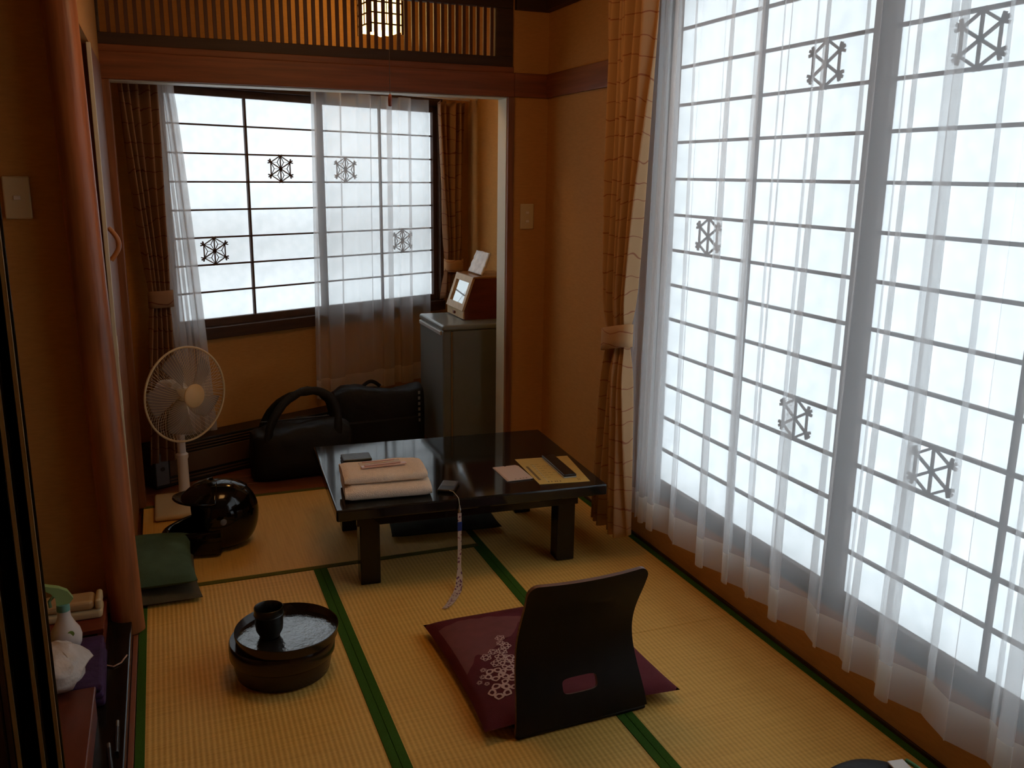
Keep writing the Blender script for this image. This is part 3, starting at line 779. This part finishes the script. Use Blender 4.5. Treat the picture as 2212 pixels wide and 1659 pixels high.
def decal(b, pts, d=.0012):
    vs = [b.bm.verts.new(lift(u, v, d)) for u, v in pts]; b.bm.faces.new(vs); return b
# faded hill shape in the corner
def hill(a, b_):
    u = -.93 + .95 * a
    hi = .62 + .16 * math.sin(3.0 * a + .6) + .05 * noise.noise((a * 9, 3, 1))
    lo = -.20 + .62 * a + .05 * noise.noise((a * 11, 7, 2)) + .10 * (max(0, math.sin(9 * a)) ** 4)
    lo = min(lo, hi - .02)
    return lift(u, lo + (hi - lo) * b_, .0010)
B().grid(hill, 40, 14).make('hill_print', maroon_l, zt, smooth=True)
def flower(b, cu, cv, r, rot, petals=5):
    for k in range(petals):
        a = rot + 2 * PI * k / petals
        P = []
        for s in range(9):
            q = s / 8; rr = r * (.30 + .70 * q); wdt = .42 * r * math.sin(PI * min(1, q * .85 + .12)); P.append((rr, wdt))
        outer = [(cu + rr * math.cos(a) - w_ * math.sin(a), cv + rr * math.sin(a) + w_ * math.cos(a)) for rr, w_ in P] + \
                [(cu + rr * math.cos(a) + w_ * math.sin(a), cv + rr * math.sin(a) - w_ * math.cos(a)) for rr, w_ in reversed(P)]
        cc = (cu + .66 * r * math.cos(a), cv + .66 * r * math.sin(a))
        inner = [(cc[0] + (x_ - cc[0]) * .52, cc[1] + (y_ - cc[1]) * .52) for x_, y_ in outer]
        n = len(outer)
        vo = [b.bm.verts.new(lift(*q, .0016)) for q in outer]; vi = [b.bm.verts.new(lift(*q, .0016)) for q in inner]
        for i in range(n):
            j = (i + 1) % n; b.bm.faces.new((vo[i], vo[j], vi[j], vi[i]))
rnd = random.Random(3)
for (cu, cv, r) in [(-.72, -.62, .10), (-.58, -.56, .085), (-.68, -.36, .09), (-.54, -.40, .085), (-.50, -.26, .07), (-.60, -.20, .05), (-.52, -.12, .055), (-.66, -.06, .05), (-.56, .0, .045), (-.47, -.02, .05), (-.44, -.16, .06), (-.43, .12, .04), (-.40, .22, .045), (-.40, .06, .05), (-.80, -.34, .03), (-.86, -.40, .026), (-.76, -.24, .028), (-.80, -.46, .024), (.76, -.22, .05)]:
    b = B(); flower(b, cu, cv, r * 1.25, rnd.random() * 2); b.make('flower_print', pink_print, zt)
# legless chair: bent plywood back with hand hole, seat board under the cushion
plyw = mat('dark_plywood', (.008, .0058, .005), .5, .2, (30, 30, 3), spec=.25)
ply_edge = mat('plywood_edge', (.16, .07, .035), .5, .35, (3, 3, 260))
ch = thing('legless_chair', 'dark bent plywood legless chair facing the low table', 'chair', Vector((.974, 1.934, 0)), .035)
CW0, CW1, CH = .200, .178, .440
def back_pt(x, s):
    """x sideways in metres, s arc parameter 0..1 bottom to top"""
    z = .014 + (CH - .014) * s
    y = .002 + .060 * max(0, math.sin(PI * s)) ** 1.7 - .022 * s * s
    y += -.30 * x * x * (0.3 + .9 * s) * -1.0 * .9
    return Vector((x, y, z))
def outline(n):
    pts = []
    W = lambda s: CW0 + (CW1 - CW0) * s + .0 - .014 * math.sin(PI * s)
    rc = .025
    pts_raw = []
    for k in range(200):
        pts_raw.append(None)
    P = []
    for i in range(30): P.append((-W(0) + 2 * W(0) * i / 30, 0.0))
    for i in range(40): s = .93 * i / 40; P.append((W(s), s))
    for i in range(10):
        a = PI / 2 * i / 10; P.append((W(.93) - .028 + .028 * math.cos(a), .93 + .07 * math.sin(a)))
    for i in range(30): P.append((W(.93) - .028 - 2 * (W(.93) - .028) * i / 30, 1.0 + .010 * (1 - (1 - 2 * i / 30) ** 2) * -1))
    for i in range(10):
        a = PI / 2 * i / 10; P.append((-(W(.93) - .028) - .028 * math.sin(a), .93 + .07 * math.cos(a)))
    for i in range(40): s = .93 * (1 - i / 40); P.append((-W(s), s))
    return P
HC = (.0, .222); HWX, HHS = .052, .047
OUT = outline(0); NP = len(OUT)
hole = []
for (x, s) in OUT:
    dx, ds = (x - HC[0]) / .2, (s - HC[1]) / .5
    a = math.atan2(ds / 1.3, dx)
    ca, sa = math.cos(a), math.sin(a)
    hole.append((HC[0] + HWX * math.copysign(abs(ca) ** .45, ca), HC[1] + HHS * math.copysign(abs(sa) ** .45, sa)))
b = B(); RN = 16
layers = []
for k in range(RN + 1):
    q = k / RN
    layers.append([b.bm.verts.new(back_pt(hole[i][0] + (OUT[i][0] - hole[i][0]) * q, hole[i][1] + (OUT[i][1] - hole[i][1]) * q)) for i in range(NP)])
for k in range(RN):
    for i in range(NP):
        j = (i + 1) % NP; b.bm.faces.new((layers[k][i], layers[k][j], layers[k + 1][j], layers[k + 1][i]))
bk = b.make('backrest', plyw, ch, smooth=True)
bk.data.materials.append(ply_edge)
md = bk.modifiers.new('thickness', 'SOLIDIFY'); md.thickness = .011; md.offset = 0; md.material_offset_rim = 1
md2 = bk.modifiers.new('edges', 'EDGE_SPLIT'); md2.split_angle = math.radians(50)
B().box(-.185, .185, .020, .42, .0026, .0145, .004).make('seat', plyw, ch)
B().box(-.196, .196, -.002, .0195, .0026, .0140, .005, 3).make('seat_bend', plyw, ch)
# folded green cushions behind the post
green_m = mat('green_cushion_cloth', (.062, .105, .060), .8, .25, (9, 9, 9), .2, (250, 250, 250), .15)
green_d = mat('brown_green_cushion_cloth', (.095, .080, .050), .8, .25, (9, 9, 9), .2, (250, 250, 250), .15)
cushion('floor_cushion', 'faded brown-green cushion at the bottom of the pile by log post', Vector((-.208, 3.245, .0026)), .50, .44, .052, .03, green_d, None, 'cushions piled behind the log post')
cushion('floor_cushion', 'green cushion on top of the pile by log post', Vector((-.218, 3.255, .0550)), .50, .44, .080, .02, green_m, None, 'cushions piled behind the log post')
teal_m = mat('dark_teal_cloth', (.030, .038, .034), .8, .2, (9, 9, 9), .15, (250, 250, 250), .15)
cushion('floor_cushion', 'dark teal cushion pushed under the black low table', Vector((1.035, 3.50, .0026)), .46, .40, .060, -.10, teal_m)

# ------------------------------------------------------------------ round box, tray, cup
bc = Vector((.252, 2.495, .0026))
lac_br = mat('brown_black_lacquer', (.020, .011, .008), .22, .2, (8, 8, 8), .02, (6, 6, 6), .5)
t = thing('lacquer_box', 'round dark lacquer box standing on the tatami', 'box', bc)
B().lathe([(.126, 0), (.135, .003), (.141, .03), (.1425, .058)], seg=56).make('body', lac_br, t, smooth=True)
B().lathe([(.1428, .0585), (.150, .060), (.1525, .064), (.1535, .090), (.1525, .104), (.149, .1105), (.02, .112)], seg=56).make('lid', lac_br, t, smooth=True)
t = thing('round_tray', 'round black tray with glossy rippled bottom on lacquer box', 'tray', bc + Vector((.014, -.008, .1122)))
hammered = mat('rippled_lacquer', (.012, .011, .012), .07, .2, (10, 10, 10), .22, (70, 70, 70), .9, coat=.5)
B().lathe([(.143, 0), (.1465, .002), (.1495, .020), (.1500, .028), (.1485, .0295), (.1465, .027), (.143, .006), (.1425, .0055)], seg=64, cap1=False).make('rim', lac_br, t, smooth=True)
B().lathe([(.1420, .0032), (.1420, .0055), (.0005, .0055)], seg=64).make('dish', hammered, t, smooth=True)
cp = on_z(584, 1374, .125)
t = thing('tea_cup', 'black tea cup standing on the round tray', 'cup', Vector((cp.x, cp.y + .012, bc.z + .1186)))
cup_m = mat('black_glaze', (.010, .012, .010), .3, .1, (20, 20, 20))
B().lathe([(.027, 0), (.029, .001), (.030, .005), (.0385, .022), (.0405, .045), (.0400, .066), (.0425, .074), (.0415, .092), (.0405, .0925), (.0385, .090), (.0375, .060), (.034, .022), (.02, .010), (.0005, .009)], seg=40, cap1=True).make('bowl', cup_m, t, smooth=True)
B().lathe([(.0415, .068), (.0435, .0705), (.0415, .073)], seg=40, cap0=False, cap1=False).make('ring_band', cup_m, t, smooth=True)

# ------------------------------------------------------------------ helmet
gl_blk = mat('gloss_black_shell', (.004, .004, .004), .09, spec=.45)
t = thing('helmet', 'glossy black motorcycle helmet with peak beside the green cushions', 'helmet', Vector((.140, 3.530, .0026)), PI + .22)
HR = .132
def hel(a, e, r=1.0):
    """azimuth a (0 = front), elevation e"""
    ce = math.cos(e) if e > 0 else max(0.0, math.cos(e)) ** .45
    x = HR * 1.13 * ce * math.cos(a); y = HR * .93 * ce * math.sin(a)
    z = .132 + HR * math.sin(e) if e > 0 else .132 + .132 * math.sin(e)
    return Vector((x * r, y * r, z))
def shell(u, v):
    e = -1.36 + (1.36 + PI / 2 - .02) * v
    lim = .98
    if e > .38: lim = .98 * max(0, 1 - (e - .38) / .30) ** .5
    if e < -.30: lim = .98 - .55 * min(1, (-.30 - e) / .25)
    a = lim + (2 * PI - 2 * lim) * u
    return hel(a, e)
B().grid(shell, 64, 44).make('shell', gl_blk, t, smooth=True, solid=.006)
B().grid(lambda u, v: hel(.92 + (2 * PI - 1.84) * u, -1.25 + 2.5 * v, .91), 40, 24).make('lining', mat('black_padding', (.008, .008, .008), .95, spec=.1), t, smooth=True)
rs = []
for i in range(33):
    a_ = -1.35 + 2.7 * i / 32
    fr = max(0, math.cos(a_ * 1.16)) ** 1.2
    r_ = 1.0 + .42 * fr
    cx_, cy_ = HR * 1.10 * math.cos(a_) * r_, HR * .90 * math.sin(a_) * (1 + .06 * fr)
    hz, zc = .050 - .012 * fr, .056 - .002 * fr
    ring = []
    for j in range(16):
        t_ = 2 * PI * j / 16
        c_, s_ = math.cos(t_), math.sin(t_)
        rr = .020 * math.copysign(abs(c_) ** .7, c_)
        ring.append(Vector((cx_ + rr * math.cos(a_), cy_ + rr * math.sin(a_), max(.001, zc + hz * math.copysign(abs(s_) ** .8, s_)))))
    rs.append(ring)
B().rings(rs).make('chin_bar', gl_blk, t, smooth=True)
def peak(u, v):
    a_ = -1.30 + 2.6 * u
    if v < .55:
        e = 1.36 - (1.36 - .55) * (v / .55); p = hel(a_, e, 1.0); return p + (p - Vector((0, 0, .132))).normalized() * (.007 + .010 * v)
    root = hel(a_, .55, 1.0); q = (v - .55) / .45
    root = root + (root - Vector((0, 0, .132))).normalized() * .0125
    ln = .034 * max(0, math.cos(a_ * 1.0)) ** .6
    return root + Vector((ln * q, 0, .018 * q * (1 - abs(a_) / 1.3) - .004 * q))
B().grid(peak, 36, 26).make('peak', gl_blk, t, smooth=True, solid=.008)
def vent(u, v):
    a = PI - .75 + 1.5 * u; e = .80 + .42 * v
    return hel(a, e, 1.02 + .05 * math.sin(PI * u) * (1 - v))
B().grid(vent, 20, 8).make('rear_vent', gl_blk, t, smooth=True, solid=.006)
B().lathe([(.010, 0), (.013, .003), (.010, .006)], seg=16, M=Matrix.Translation((.02, HR * .925, .135)) @ Matrix.Rotation(-PI / 2, 4, 'X')).make('side_button', mat('grey_button', (.14, .15, .16), .3), t, smooth=True)

# ------------------------------------------------------------------ electric fan
t = thing('electric_fan', 'cream electric floor fan turned toward the low table', 'fan', Vector((.032, 3.990, 0)))
B().box(-.14, .14, -.15, .15, .0045, .028, .012, 4).make('base', cream_pl, t)
B().lathe([(.034, 0), (.026, .03), (.0235, .05), (.022, .19), (.026, .20), (.026, .215), (.0175, .222), (.0165, .40)], c=(-.012, .02, .0285), seg=24).make('pole', white_pl, t, smooth=True)
hc = on_y(402, 852, 3.96) - Vector((.032, 3.990, 0))
FA = math.radians(37)
fd = Vector((math.sin(FA), -math.cos(FA), .02)).normalized()   # the way it blows
MF = Matrix.Translation(hc) @ fd.to_track_quat('Z', 'Y').to_matrix().to_4x4()
FR = .203
B().lathe([(.03, -.16), (.047, -.15), (.055, -.09), (.05, -.045), (.012, -.042)], seg=28, M=MF).make('motor_housing', white_pl, t, smooth=True)
ring = [MF @ Vector((FR * math.cos(2 * PI * i / 72), FR * math.sin(2 * PI * i / 72), 0)) for i in range(72)]
B().tube(ring, .0048, 8, closed=True).make('guard_ring', cream_pl, t, smooth=True)
b = B()
for i in range(84):
    a = 2 * PI * i / 84; tw = .22
    P = []
    for k in range(7):
        q = k / 6; r = .050 + (FR - .050) * q; z = .055 * (1 - q ** 2.4); aa = a + tw * (1 - q)
        P.append(MF @ Vector((r * math.cos(aa), r * math.sin(aa), z)))
    b.tube(P, .00065, 4)
b.make('front_guard_wires', cream_pl, t)['kind'] = 'stuff'
b = B()
for i in range(72):
    a = 2 * PI * i / 72
    P = [MF @ Vector(((.055 + (FR + .003 - .055) * q) * math.cos(a), (.055 + (FR + .003 - .055) * q) * math.sin(a), -.075 * (1 - q ** 3))) for q in (0, .3, .55, .75, .9, .97, 1.0)]
    b.tube(P, .0007, 4)
b.make('rear_guard_wires', white_pl, t)['kind'] = 'stuff'
B().lathe([(.050, .050), (.051, .055), (.046, .061), (.002, .063)], seg=36, M=MF).make('guard_badge', mat('cream_badge', (.72, .50, .24), .5), t, smooth=True)
blade_m = sheer_mat('smoky_blade', (.42, .36, .32), 0.50)
for k in range(5):
    def bl(u, v, k=k):
        a0 = 2 * PI * k / 5 + .4; r = .03 + .145 * v
        sp = .50 * (1 - .25 * v) + .10 * math.sin(PI * v)
        a = a0 + sp * (u - .5) * 1.55 + .35 * v
        return MF @ Vector((r * math.cos(a), r * math.sin(a), -.012 + .034 * (u - .5)))
    B().grid(bl, 10, 10).make('blade', blade_m, t, smooth=True, solid=.0015)
B().lathe([(.03, -.035), (.032, .01), (.02, .022), (.001, .024)], seg=24, M=MF).make('blade_hub', white_pl, t, smooth=True)
B().box(-.030, .030, .0, .06, .40, .455, .012, 3).make('neck', white_pl, t)

# ------------------------------------------------------------------ baseboard heater along the slanted wall
brown_panel = mat('brown_enamel', (.11, .062, .036), .45, .1, (8, 8, 8))
t = thing('baseboard_heater', 'long brown baseboard heater under the alcove window', 'heater', (0, SY0, 0), SA)
B().box(-.17, 1.30, -.125, -.001, .004, .205, .004).make('casing', black_plastic, t)
B().box(-.10, 1.295, -.133, -.1255, .055, .150, .003).make('front_panel', brown_panel, t)
B().box(-.168, -.105, -.134, -.1255, .02, .175, .004).make('end_cap', mat('grey_cap', (.12, .12, .13), .5), t)
B().lathe([(.010, 0), (.010, .003)], seg=14, M=Matrix.Translation((-.135, -.1342, .10)) @ Matrix.Rotation(PI / 2, 4, 'X')).make('knob_hole', black_plastic, t)
for k in range(3): B().box(-.10, 1.29, -.131, -.1255, .158 + .014 * k, .164 + .014 * k, .001).make('louvre', brown_panel, t)
for k in range(2): B().box(-.10, 1.29, -.131, -.1255, .020 + .015 * k, .027 + .015 * k, .001).make('louvre', brown_panel, t)

# ------------------------------------------------------------------ bags in the alcove
bag_m = mat('black_nylon', (.0055, .006, .0075), .60, .25, (14, 14, 14), .45, (26, 26, 26), .35)
def lump(name, prof, x0, x1, N, fn, m, parent, amp=.02, sd=0.0, seg=36):
    rs = []
    for i in range(N + 1):
        q = i / N; x = x0 + (x1 - x0) * q
        hw, z0, z1, ex = fn(q)
        ring = []
        for j in range(seg):
            a = 2 * PI * j / seg; ca, sa = math.cos(a), math.sin(a)
            y = hw * math.copysign(abs(ca) ** ex, ca); z = (z0 + z1) / 2 + (z1 - z0) / 2 * math.copysign(abs(sa) ** ex, sa)
            d = amp * noise.noise((x * 7 + sd, y * 7, z * 7)) + amp * .5 * noise.noise((x * 19 + sd, y * 19, z * 19))
            z2 = z + d * (1 if sa > -.3 else 0)
            ring.append(Vector((x + d * .3, y + d * .6, max(.0, z2))))
        rs.append(ring)
    return B().rings(rs).make(name, m, parent, smooth=True)
t = thing('duffel_bag', 'black duffel bag with upright handles on alcove floor', 'bag', Vector((.335, 4.285, .0006)), .06)
def duf(q):
    e = math.sin(PI * min(1, max(0, q * .96 + .02))) ** .28
    return .115 * e + .01, .0, .27 * (.72 + .28 * e) - .02 * abs(q - .5), .62
lump('body', None, .0, .48, 34, duf, bag_m, t, .022, 1.0)
for sy in (-1, 1):
    pts = []
    for k in range(21):
        q = k / 20; a = PI * q
        pts.append(Vector((.235 - (.165 if q > .5 else .17) * math.cos(a) + .05 * math.sin(a), sy * (.085 - .045 * math.sin(a)), .20 + (.225 - .02 * (sy > 0)) * math.sin(a) ** .8 + .010 * noise.noise((q * 9, sy, 3)))))
    B().tube(pts, [.020 + .006 * noise.noise((k * .7, sy * 2.0, 1)) for k in range(21)], 8, flat=.55).make('handle', bag_m, t, smooth=True)
B().box(.05, .38, -.006, .006, .275, .283, .002).make('zipper', black_plastic, t)
t = thing('backpack', 'black backpack standing against refrigerator behind low table', 'bag', Vector((.775, 4.535, .0006)), .05)
def bpk(q):
    e = math.sin(PI * min(1, max(0, q * .94 + .03))) ** .22
    return .10 * e + .006, .0, .370 * (.84 + .16 * e) * (.96 + .04 * math.sin(7 * q)), .5
lump('body', None, .0, .475, 30, bpk, bag_m, t, .018, 5.0)
B().box(.02, .43, -.112, -.09, .03, .20, .010, 3).make('front_pocket', bag_m, t)
let = mat('grey_embroidery', (.20, .20, .20), .8)
for k in range(6): B().box(.430, .442, -.0985, -.0955, .315 - .030 * k, .332 - .030 * k, .0005, 1).make('letter_patch', let, t)
hp = [Vector((.16 + .10 * i / 10, .03, .345 + .03 * math.sin(PI * i / 10))) for i in range(11)]
B().tube(hp, .010, 6, flat=.5).make('grab_loop', bag_m, t, smooth=True)

# ------------------------------------------------------------------ refrigerator with vanity box
FX0, FX1, FY0, FY1, FZ = 1.300, 1.738, 4.30, 4.74, .70
t = thing('refrigerator', 'small grey refrigerator standing in the alcove beside the jamb', 'refrigerator', Vector((0, 0, .0008)))
B().box(FX0 + .052, FX1, FY0, FY1, .015, FZ - .03, .006, 2).make('cabinet', grey_metal, t)
B().box(FX0, FX0 + .046, FY0 + .002, FY1 - .002, .02, FZ - .028, .010, 3).make('door', grey_metal, t)
B().box(FX0 + .0462, FX0 + .0518, FY0 + .006, FY1 - .006, .024, FZ - .034).make('door_seal', mat('tan_seal', (.30, .19, .08), .6), t)
B().box(FX0 - .003, FX1, FY0 - .003, FY1 + .003, FZ - .0295, FZ, .012, 4).make('top_panel', mat('grey_top', (.20, .23, .22), .25), t)
B().box(FX0 - .010, FX0 + .004, FY0 + .02, FY1 - .02, FZ - .052, FZ - .0305, .005, 3).make('handle', mat('pale_grey_rim', (.45, .47, .46), .3), t)
for yy in (FY0 + .05, FY1 - .05):
    for xx in (FX0 + .09, FX1 - .05): B().lathe([(.015, 0), (.015, .0152)], c=(xx, yy, 0), seg=12).make('foot', black_plastic, t)
cream_w = mat('cream_wood', (.62, .44, .24), .45, .1, (5, 40, 40))
red_w = mat('red_brown_veneer', (.16, .030, .014), .4, .2, (5, 30, 30))
VX, VY0, VY1, VZ, VH, VS = 1.462, 4.440, 4.725, FZ + .0014, .215, .058
t = thing('vanity_box', 'red-brown wooden vanity box with slanted framed mirror on refrigerator', 'box', Vector((0, 0, VZ)))
prof = [(VX, 0), (VX, .05), (VX + VS, VH), (1.725, VH), (1.725, 0)]
B().prism([(px_, VY0, pz_) for px_, pz_ in prof], (0, VY1 - VY0, 0)).make('case', red_w, t)
B().box(VX + VS - .01, 1.727, VY0 - .003, VY1 + .003, VH + .0004, VH + .010, .002).make('lid', mat('tan_lid', (.34, .17, .06), .25, .15, (4, 30, 30)), t)
B().box(VX - .008, VX - .0004, VY0 + .002, VY1 - .002, .004, .046, .001).make('drawer', cream_w, t)
B().box(VX - .018, VX - .0085, (VY0 + VY1) / 2 - .012, (VY0 + VY1) / 2 + .012, .017, .032, .002).make('drawer_knob', mat('red_knob', (.14, .02, .01), .4), t)
dirv = Vector((VS, 0, VH - .05)).normalized(); nrm = Vector((-dirv.z, 0, dirv.x))
Ls = math.hypot(VS, VH - .05)
MV = Matrix(((0, dirv.x, nrm.x, VX - .001), (1, 0, 0, VY0), (0, dirv.z, nrm.z, .048), (0, 0, 0, 1)))
fw = VY1 - VY0
b = B()
b.box(0, .035, -.005, Ls + .005, .001, .013, .001, M=MV).box(fw - .035, fw, -.005, Ls + .005, .001, .013, .001, M=MV)
b.box(.0352, fw - .0352, -.005, .030, .001, .013, .001, M=MV).box(.0352, fw - .0352, Ls - .028, Ls + .005, .001, .013, .001, M=MV)
b.make('mirror_frame', cream_w, t)
B().box(.034, fw - .034, .028, Ls - .026, .0012, .004, M=MV).make('mirror_glass', mat('mirror_glass', (.85, .88, .88), .02, metal=1.0), t)
for z0 in (0,): pass
t = thing('tissue_packet', 'white crinkled packet leaning upright on vanity box', 'packet', Vector((1.560, 4.575, VZ + VH + .0108)))
def pk(u, v):
    x = .006 + .052 * v; y = (u - .5) * .215 + .008 * v; z = .004 + .112 * v
    return Vector((x + .006 * noise.noise((u * 5, v * 6, 1)), y, z))
B().grid(pk, 16, 18).make('wrapper', mat('white_film', (.78, .78, .78), .45, .22, (18, 18, 18), .6, (30, 30, 30)), t, smooth=True, solid=.010)

# ------------------------------------------------------------------ folding screen at the left edge
t = thing('folding_screen', 'black lacquered folding screen with pale gilt edges beside the toiletries', 'screen', (0, 0, 0))
leaf_m = mat('dark_screen_cloth', (.020, .014, .010), .6, .3, (20, 20, 3))
zig = [Vector((-.262, 1.80, 0)), Vector((-.278, 1.885, 0)), Vector((-.291, 1.80, 0)), Vector((-.312, 1.885, 0)), Vector((-.332, 1.80, 0)), Vector((-.365, 1.885, 0))]
SH = 1.66
for i in range(len(zig) - 1):
    a, bq = zig[i], zig[i + 1]
    d = (bq - a).normalized(); n = Vector((-d.y, d.x, 0))
    a2 = a + d * .004; b2 = bq - d * .004
    lf_ = B().bar(a2 + Vector((0, 0, SH / 2 + .03)), b2 + Vector((0, 0, SH / 2 + .03)), SH - .04, .008, n).make('leaf', leaf_m, t)
    for p in (a2, b2):
        B().box(-.009, .009, -.007, .007, .0555, SH, .002, M=Matrix.Translation((p.x, p.y, 0)) @ Matrix.Rotation(math.atan2(d.y, d.x), 4, 'Z')).make('frame_stile', lacquer, lf_)
for i, p in enumerate(zig):
    if i % 2 == 0:
        B().box(p.x - .0035, p.x + .0035, p.y - .0145, p.y - .0095, .0555, SH).make('gilt_edge', gold_m, t)

# ------------------------------------------------------------------ black ledge with toiletries
struct(B().box(-.95, -.172, 1.0, 2.953, -.034, .05, .004, 2).make('trim_13', lacquer), 'glossy black lacquered ledge beside the log post')
struct(B().box(-.171, -.157, 1.0, 2.852, -.034, .006, .001).make('trim_14', wood_redy), 'thin brown strip between black ledge and tatami border')
LZ = .0507
t = thing('wooden_case', 'flat red-brown wooden case on black ledge', 'case', Vector((-.325, 2.165, LZ)))
B().box(-.075, .082, -.23, .165, 0, .078, .003).make('box_body', red_w, t)
B().box(-.078, .085, -.233, .168, .0784, .092, .003).make('box_lid', mat('red_brown_top', (.13, .030, .015), .35, .2, (30, 5, 5)), t)
t = thing('folded_cloth', 'purple folded cloth between wooden case and red stand', 'cloth', Vector((-.300, 2.525, LZ)), .03)
pur_m = mat('purple_cloth', (.040, .014, .070), .8, .3, (15, 15, 15), .3, (60, 60, 60))
for k in range(3): B().box(-.075 + .003 * k, .070 - .002 * k, -.145, .150, .022 * k, .0215 + .022 * k, .009, 3).make('cloth_fold', pur_m, t)
t = thing('wooden_stand', 'small red-brown wooden stand against the brown wall panel', 'stand', Vector((-.330, 2.80, LZ)))
B().box(-.095, .090, -.11, .11, .0605, .075, .002).make('stand_top', red_w, t)
for sx in (-1, 1): B().box(sx * .082 - .008 - .0025, sx * .082 + .008 - .0025, -.105, .105, 0, .06, .002).make('stand_side', red_w, t)
t = thing('tissue_case', 'cream rounded tissue case lying on small wooden stand', 'tissue case', Vector((-.315, 2.800, LZ + .0754)))
B().box(-.095, .070, -.040, .040, 0, .028, .010, 4).make('lower_shell', cream_pl, t)
B().box(-.094, .050, -.039, .039, .0284, .060, .014, 4).make('upper_shell', mat('tan_plastic', (.50, .34, .16), .4), t)
B().box(.0515, .070, -.040, .040, .0284, .062, .008, 4).make('end_cap', cream_pl, t)
# spray bottle
sp = on_y(148, 1366, 2.56)
t = thing('spray_bottle', 'white spray bottle with pale green trigger beside purple cloth', 'bottle', Vector((-.330, 2.610, LZ + .0665)), PI + .15)
t.scale = (.92, .92, .92)
bot_m = mat('white_bottle', (.66, .62, .58), .35)
B().lathe([(.026, 0), (.034, .003), (.0425, .022), (.0455, .045), (.041, .067), (.028, .090), (.0195, .110), (.0180, .132)], seg=32, sx=1.0, sy=.85).make('bottle_body', bot_m, t, smooth=True)
grn = mat('pale_green_plastic', (.22, .45, .30), .4)
B().lathe([(.0190, .1324), (.0185, .155)], seg=24).make('collar', mat('teal_plastic', (.14, .38, .33), .4), t, smooth=True)
B().prism([(x_, -.011, z_) for x_, z_ in ((-.018, .1555), (-.030, .170), (-.016, .196), (.006, .211), (.046, .226), (.050, .214), (.030, .198), (.019, .180), (.018, .1555))], (0, .022, 0)).make('trigger_head', mat('lime_plastic', (.28, .44, .17), .4), t)
B().box(.0505, .060, -.006, .006, .212, .236, .003).make('nozzle', white_pl, t)
B().tube([(.022, 0, .185), (.036, 0, .170), (.034, 0, .150)], .005, 8).make('trigger', grn, t, smooth=True)
B().lathe([(.010, 0), (.010, .001)], seg=14, M=Matrix.Translation((-.012, .0325, .065)) @ Matrix.Rotation(-PI / 2, 4, 'X')).make('green_mark', mat('green_ink', (.20, .32, .06), .6), t)
# plastic bag
bagw = mat('white_poly_film', (.62, .60, .57), .35, .1, (20, 20, 20), .6, (35, 35, 35))
t = thing('plastic_bag', 'crumpled white plastic bag on the purple cloth', 'bag', Vector((-.330, 2.365, LZ + .0935)))
rs = []
for i in range(15):
    q = i / 14; e = math.sin(PI * (q * .92 + .04)) ** .5
    rs.append([Vector(((.075 * e) * math.cos(a) + .018 * noise.noise((math.cos(a) * 2, math.sin(a) * 2, q * 4)), (.10 * e) * math.sin(a) + .02 * noise.noise((math.sin(a) * 2, q * 3, 4)), .105 * q + .010 * noise.noise((math.cos(a) * 3, math.sin(a) * 3, q * 5)) * (q > .1))) for a in [2 * PI * j / 28 for j in range(28)]])
B().rings(rs).make('bag_film', bagw, t, smooth=True)
B().box(-.05, -.02, -.06, -.058, .05, .085, M=Matrix.Translation((0, -.03, 0))).make('printed_label', mat('grey_label', (.45, .42, .36), .6), t)
# small jar with oval lid beside the bottle
t = thing('cosmetic_jar', 'small tan jar with pale oval lid below the spray bottle', 'jar', Vector((-.392, 2.50, LZ + .0665)))
B().lathe([(.024, 0), (.026, .003), (.026, .045), (.022, .05)], seg=24).make('jar_body', mat('tan_jar', (.36, .22, .12), .35), t, smooth=True)
B().lathe([(.025, .0505), (.025, .062), (.022, .065)], seg=24).make('jar_lid', cream_pl, t, smooth=True)
# two dark pens on the ledge
for i, (xx, yy, rz) in enumerate(((-.205, 2.14, .10), (-.192, 2.22, .02))):
    t = thing('dark_pen', ('short dark pen on ledge next to the wooden case', 'longer dark pen on ledge next to the tatami strip')[i], 'pen', Vector((xx, yy, LZ + .0055)), rz)
    L_ = .055 if i == 0 else .070
    B().tube([(0, -L_, 0), (0, L_ * .6, 0)], .005, 10).make('barrel', black_plastic, t, smooth=True)
    B().tube([(0, L_ * .605, 0), (0, L_, 0)], .0045, 10).make('cap', mat('grey_cap2', (.16, .15, .13), .4), t, smooth=True)
# cord lying on the ledge
t = tag(B().tube([(-.235, 2.60, LZ + .003), (-.215, 2.585, LZ + .003), (-.195, 2.60, LZ + .003), (-.180, 2.64, LZ + .003)], .0025, 6).make('pale_cable', mat('pale_cable', (.40, .26, .20), .5), smooth=True), 'short pale cable curving across black ledge', 'cable')

# ------------------------------------------------------------------ bag at the bottom edge of the picture
t = thing('shoulder_bag', 'black bag with white tag and green piping under the sheer curtain', 'bag', Vector((1.405, 1.320, .0026)), -.16)
def sb(q):
    e = math.sin(PI * min(1, max(0, q * .94 + .03))) ** .5
    return .10 * e + .01, 0, .150 * (.45 + .55 * e), .62
lump('body', None, -.165, .165, 26, sb, bag_m, t, .004, 9.0)
B().box(.052, .092, -.050, .052, .1475, .1515, .001).make('white_tag', white_pl, t)
B().tube([(.100 + .012 * math.sin(PI * k / 10), -.05 + .10 * k / 10, .1475) for k in range(11)], .005, 8).make('green_piping', mat('green_piping', (.05, .22, .07), .6), t, smooth=True)
